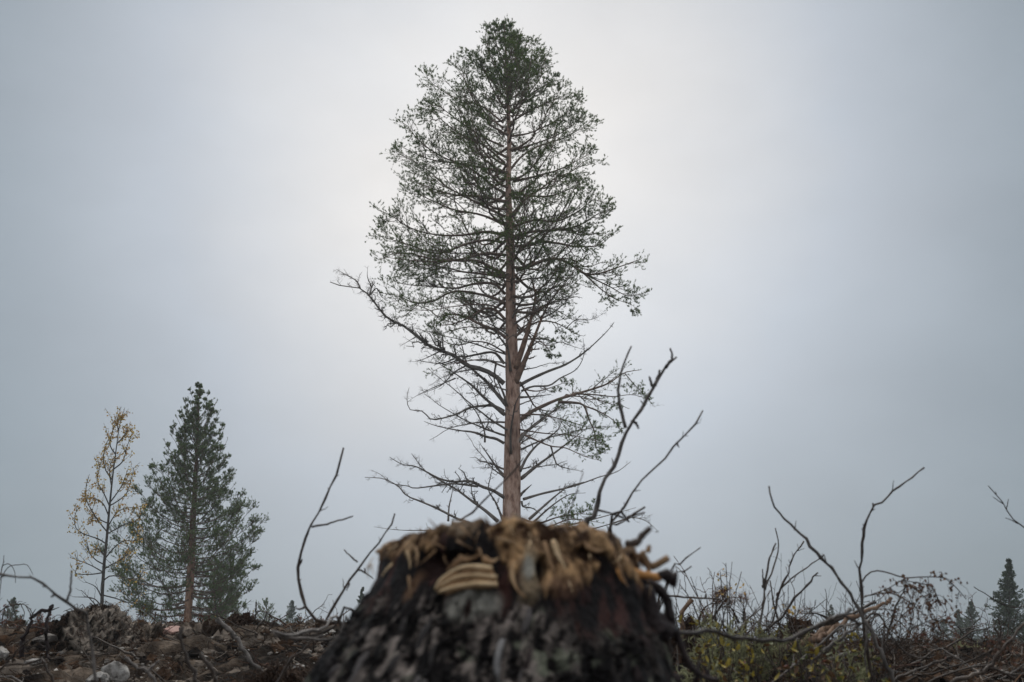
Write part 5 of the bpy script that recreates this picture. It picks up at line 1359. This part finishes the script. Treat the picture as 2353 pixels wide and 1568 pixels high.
stone('pale pink stone lying on top of the soil bank', 401, 7.7, at(401, 1448, 7.7)[2], 0.085, 0.08, 0.032, M_pinkstone, None, 3, 30, 18)
stone('rounded whitish boulder at the lower left foreground', 236, 5.8, at(236, 1561, 5.8)[2], 0.056, 0.055, 0.040, M_whitestone, None, 5, 30, 18)
stone('wedge shaped grey boulder beside the rounded whitish boulder', 272, 6.1, at(275, 1548, 6.1)[2], 0.085, 0.07, 0.065, M_whitestone, None, 8, 30, 18)
stone('flat grey stone on the crest between crooked roots and root mound', 108, 7.3, at(108, 1469, 7.3)[2], 0.085, 0.08, 0.035, M_stone, None, 9, 28, 16)
stone('pale stone at the left picture edge', 8, 6.6, at(8, 1502, 6.6)[2], 0.05, 0.06, 0.045, M_whitestone, None, 12, 28, 16)
stone('angular pale slab leaning on the left soil slope', 85, 6.5, at(85, 1521, 6.5)[2], 0.05, 0.05, 0.022, M_whitestone, None, 13, 28, 16)
stone('pale sliver of stone left of the stump', 690, 5.2, at(690, 1532, 5.2)[2], 0.035, 0.03, 0.016, M_whitestone, None, 14, 24, 14)
protos = [stone_mesh(1, rng.uniform(0.8, 1.1), rng.uniform(0.45, 0.75), M_stone if i % 9 else M_whitestone, 20 + i, 14, 9) for i in range(9)]


def scatter_stones(n, x0, x1, Y0, Y1, s0, s1, label, group):
    for i, (x, y) in enumerate(spots_in(n, x0, x1, Y0, Y1)):
        s = rng.uniform(s0, s1); o = ob('stone', protos[i % 9], None, (x, y, hgt1(x, y) + s * 0.25))
        o.scale = (s, s, s); o.rotation_euler = (rng.uniform(-0.4, 0.4), rng.uniform(-0.4, 0.4), rng.uniform(0, 6.28))
        lk = 'grey' if i % 9 else 'whitish'
        tag(o, lk + ' ' + label, 'stone', lk + ' ' + group)


scatter_stones(70, -20, 760, 5.0, 9.6, 0.010, 0.034, 'stone lying in the churned soil left of the stump', 'stones in the left soil slope')
scatter_stones(80, 2020, 2370, 4.8, 9.0, 0.010, 0.03, 'stone in the pebbly ground at the lower right', 'stones in the right pebble patch')
scatter_stones(40, 1600, 2050, 5.0, 8.5, 0.012, 0.035, 'stone under the slash right of the stump', 'stones under the slash')


def litter():
    # pebbles and crumbs
    a = Acc(); n = 15000
    Y = 3.0 + 9 * rng.random(n) ** 0.8; px = rng.uniform(-60, 2410, n)
    X = (px - 1176.5) / FPX * Y * cp_; Zg = hgt(X, Y)
    s = rng.uniform(0.003, 0.014, n) * np.where(rng.random(n) < 0.15, 1.8, 1)
    octa = np.array([[1, 0, 0], [0, 1, 0], [-1, 0, 0], [0, -1, 0], [0, 0, 0.7], [0, 0, -0.7]])
    V = octa[None] * rng.uniform(0.5, 1.3, (n, 6, 3)) * s[:, None, None] + np.stack([X, Y, Zg + s * 0.4 + 0.008 * rng.random(n)], -1)[:, None]
    F = np.array([[0, 1, 4], [1, 2, 4], [2, 3, 4], [3, 0, 4], [1, 0, 5], [2, 1, 5], [3, 2, 5], [0, 3, 5]])
    T = (F[None] + (np.arange(n) * 6)[:, None, None]).reshape(-1, 3)
    w = rng.random((n, 1)); c = np.where(w < 0.45, np.array([[0.05, 0.035, 0.025]]), np.where(w < 0.72, np.array([[0.18, 0.15, 0.125]]), np.array([[0.42, 0.39, 0.35]]))) * rng.uniform(0.6, 1.3, (n, 1))
    a.add(V, None, T, np.repeat(c, 6, axis=0))
    o = ob('pebbles', a.mesh('pebbles', M_litter, False), kind='stuff'); tag(o, 'small pebbles and soil crumbs strewn over the churned ground', 'pebbles')
    # lumps of torn turf and soil
    a = Acc(); n = 5200
    Y = 3.2 + 8.2 * rng.random(n) ** 0.75; px = rng.uniform(-60, 2410, n)
    X = (px - 1176.5) / FPX * Y * cp_; Zg = hgt(X, Y)
    s = rng.uniform(0.010, 0.045, n) * np.where(rng.random(n) < 0.12, 1.7, 1)
    th = np.linspace(0, 2 * math.pi, 7, endpoint=False); ph = np.radians([-25, 10, 45, 80])
    TH, PH = np.meshgrid(th, ph)
    d = np.stack([np.cos(TH) * np.cos(PH), np.sin(TH) * np.cos(PH), np.sin(PH)], -1).reshape(-1, 3)
    V = d[None] * rng.uniform(0.55, 1.35, (n, 28, 1)) * s[:, None, None] * np.array([1.2, 1.0, 0.85]) + np.stack([X, Y, Zg], -1)[:, None]
    i_ = np.arange(3)[:, None] * 7 + np.arange(7)[None]; j_ = np.arange(3)[:, None] * 7 + (np.arange(7)[None] + 1) % 7
    F = np.stack([i_, j_, j_ + 7, i_ + 7], -1).reshape(-1, 4)
    Q = (F[None] + (np.arange(n) * 28)[:, None, None]).reshape(-1, 4)
    w = rng.random((n, 1)) + 0.35 * (px < 760)[:, None]; c = np.where(w < 0.5, np.array([[0.012, 0.008, 0.006]]), np.where(w < 0.85, np.array([[0.060, 0.033, 0.018]]), np.array([[0.17, 0.138, 0.11]]))) * rng.uniform(0.6, 1.3, (n, 1))
    a.add(V, Q, None, np.repeat(c, 28, axis=0) * rng.uniform(0.7, 1.3, (n * 28, 1)))
    o = ob('soil_lumps', a.mesh('soil_lumps', M_litter, False), kind='stuff'); tag(o, 'crumbling lumps of peat and grey soil all over the torn ground', 'soil')
    # fine dead twigs and bark shreds
    a = Acc(); n = 12000
    Y = 3.0 + 8.5 * rng.random(n) ** 0.8; px = rng.uniform(-60, 2410, n)
    X = (px - 1176.5) / FPX * Y * cp_; Zg = hgt(X, Y)
    az = rng.uniform(0, 6.28, n); ln = rng.uniform(0.02, 0.13, n) ; el = np.abs(rng.normal(0, 0.35, n))
    d = np.stack([np.cos(az) * np.cos(el), np.sin(az) * np.cos(el), np.sin(el)], -1)
    p = np.stack([X, Y, Zg + 0.012 * rng.random(n)], -1)
    sarr = np.linspace(0, 1, 4)[None, :, None]
    P = p[:, None] + d[:, None] * ln[:, None, None] * sarr + rng.normal(0, 0.006, (n, 4, 3)) * sarr
    w = rng.random((n, 1)); c = np.where(w < 0.5, np.array([[0.055, 0.033, 0.022]]), np.where(w < 0.85, np.array([[0.13, 0.075, 0.045]]), np.array([[0.28, 0.24, 0.2]]))) * rng.uniform(0.6, 1.3, (n, 1))
    tubes(a, P, rng.uniform(0.0012, 0.0042, (n, 1)) * np.ones((1, 4)), 3, False, c)
    o = ob('twig_litter', a.mesh('twig_litter', M_litter, True), kind='stuff'); tag(o, 'fine dead twigs and bark shreds littering the ground', 'twig litter')


litter()


# slash: every larger stick a thing of its own
def slash(n, x0, x1, Y0, Y1, label, group, l0, l1, r0, r1, tilt, mts):
    for i, (x, y) in enumerate(spots_in(n, x0, x1, Y0, Y1)):
        ln = rng.uniform(l0, l1); az = rng.uniform(0, 6.28); el = abs(rng.normal(0, tilt))
        d = np.array([math.cos(az) * math.cos(el), math.sin(az) * math.cos(el) * 0.6, math.sin(el)])
        s = np.linspace(0, 1, 9)[:, None]
        C = d * ln * s + np.cumsum(rng.normal(0, ln * 0.018, (9, 3)), axis=0) - Z3 * 0.02
        r = rng.uniform(r0, r1); R = np.linspace(r, r * 0.4, 9)
        a = Acc(); tubes(a, C, R * rng.uniform(0.85, 1.15, 9), 6, True)
        C2, R2 = grow(C[None], R[None], int(rng.integers(1, 6)), 0.2, 0.95, 50, lambda t: ln * 0.3 * rng.uniform(0.2, 1, t.shape), 0.05, 0.06, 5, 1.2)
        tubes(a, C2, np.maximum(R2, 0.0018), 4)
        # rest on the highest ground along its run
        w = C + np.array([x, y, 0]); z = hgt1(x, y)
        lift = max(0.0, float((hgt(w[:, 0], w[:, 1]) - (z + C[:, 2])).max()) - 0.01)
        o = ob('dead_stick', a.mesh('dead_stick', mts[i % len(mts)], True), None, (x, y, z + lift + 0.004))
        k_ = mts[i % len(mts)]; lk = {M_stick: 'brown', M_greystick: 'weathered grey', M_deadtwig: 'rust red'}[k_]
        tag(o, lk + ' ' + label, 'stick', lk + ' ' + group)


slash(46, -30, 760, 4.2, 9.0, 'dead stick strewn on the soil slope left of the stump', 'sticks on the left slope', 0.2, 0.7, 0.004, 0.011, 0.2, (M_stick, M_greystick, M_stick))
slash(80, 1560, 2060, 4.2, 7.5, 'dead stick in the slash pile right of the stump', 'sticks in the right slash pile', 0.2, 0.75, 0.003, 0.009, 0.45, (M_stick, M_stick, M_greystick, M_deadtwig))
slash(50, 1900, 2400, 4.5, 9.5, 'dead stick scattered over the lower right ground', 'sticks on the right ground', 0.2, 0.7, 0.003, 0.008, 0.25, (M_stick, M_stick, M_greystick, M_deadtwig))
slash(40, 1560, 2380, 7.0, 10.8, 'thin dead stick on the far right crest', 'sticks along the right crest', 0.2, 0.6, 0.003, 0.007, 0.45, (M_stick, M_deadtwig))
slash(22, 560, 800, 6.5, 10.0, 'thin dead stick on the crest left of the stump', 'sticks along the left crest', 0.2, 0.5, 0.003, 0.007, 0.45, (M_stick, M_deadtwig))

slash(60, 1570, 2060, 4.6, 6.5, 'thin upright twig standing in the slash right of the stump', 'upright twigs in the right slash', 0.2, 0.6, 0.0018, 0.004, 0.9, (M_stick, M_greystick, M_stick, M_deadtwig))
slash(22, 2000, 2380, 5.5, 9.0, 'thin upright twig on the lower right ground', 'upright twigs on the right ground', 0.2, 0.5, 0.0018, 0.0035, 0.9, (M_stick, M_deadtwig))


def tangle():
    a = Acc()
    for n, x0, x1, Y0, Y1, el_s, lmax in ((320, -40, 780, 5.8, 8.6, 0.35, 0.40), (520, 1560, 2080, 4.4, 7.0, 0.6, 0.55), (420, 1950, 2400, 4.6, 9.5, 0.4, 0.45), (160, 1540, 2400, 8.0, 10.5, 0.7, 0.35)):
        Y = rng.uniform(Y0, Y1, n); X = (rng.uniform(x0, x1, n) - 1176.5) / FPX * Y * cp_
        az = rng.uniform(0, 6.28, n); el = np.abs(rng.normal(0, el_s, n)); ln = rng.uniform(0.1, lmax, n)[:, None, None]
        d = np.stack([np.cos(az) * np.cos(el), np.sin(az) * np.cos(el) * 0.6, np.sin(el)], -1)
        t_ = np.linspace(0, 1, 7)[None, :, None]
        P = np.stack([X, Y, hgt(X, Y)], -1)[:, None] + d[:, None] * ln * t_ + np.cumsum(rng.normal(0, 0.035, (n, 7, 3)), axis=1) * ln * t_ - Z3 * ln * rng.uniform(-0.2, 0.5, (n, 1, 1)) * t_ ** 2
        P[..., 2] = np.maximum(P[..., 2], hgt(P[..., 0], P[..., 1]) + 0.005)
        R = rng.uniform(0.0012, 0.004, (n, 1)) * np.linspace(1, 0.45, 7)[None]
        w = rng.random((n, 1)); c = np.where(w < 0.55, np.array([[0.035, 0.022, 0.015]]), np.where(w < 0.85, np.array([[0.085, 0.055, 0.036]]), np.array([[0.20, 0.175, 0.15]]))) * rng.uniform(0.6, 1.3, (n, 1))
        tubes(a, P, R, 4, False, c)
        C2, R2 = grow(P, R, 2, 0.3, 0.95, 50, lambda tt: 0.12 * rng.uniform(0.3, 1, tt.shape), 0.1, 0.08, 4, 1.5, 0.0013)
        tubes(a, C2, R2, 3, False, np.repeat(c, 2, axis=0))
    o = ob('twig_tangle', a.mesh('twig_tangle', M_litter, True), kind='stuff'); tag(o, 'dense tangle of fine dead twigs and roots over the clearing', 'twig tangle')


tangle()

HAZE = 0.0014
if HAZE:
    bpy_me = bpy.data.meshes.new('haze')
    x1, y0, y1, z0, z1 = 166, -166, 176, -17, 24
    vs = [(-x1, y0, z0), (x1, y0, z0), (x1, y1, z0), (-x1, y1, z0), (-x1, y0, z1), (x1, y0, z1), (x1, y1, z1), (-x1, y1, z1)]
    bpy_me.from_pydata(vs, [], [(0, 3, 2, 1), (4, 5, 6, 7), (0, 1, 5, 4), (1, 2, 6, 5), (2, 3, 7, 6), (3, 0, 4, 7)])
    hm = bpy.data.materials.new('haze'); hm.use_nodes = True
    hn = hm.node_tree; hn.nodes.clear()
    ho = hn.nodes.new('ShaderNodeOutputMaterial'); hv = hn.nodes.new('ShaderNodeVolumePrincipled')
    hv.inputs['Color'].default_value = (0.92, 0.95, 0.97, 1); hv.inputs['Density'].default_value = HAZE
    hv.inputs['Anisotropy'].default_value = 0.2
    hn.links.new(hv.outputs[0], ho.inputs['Volume'])
    bpy_me.materials.append(hm)
    ob('haze', bpy_me, kind='stuff')
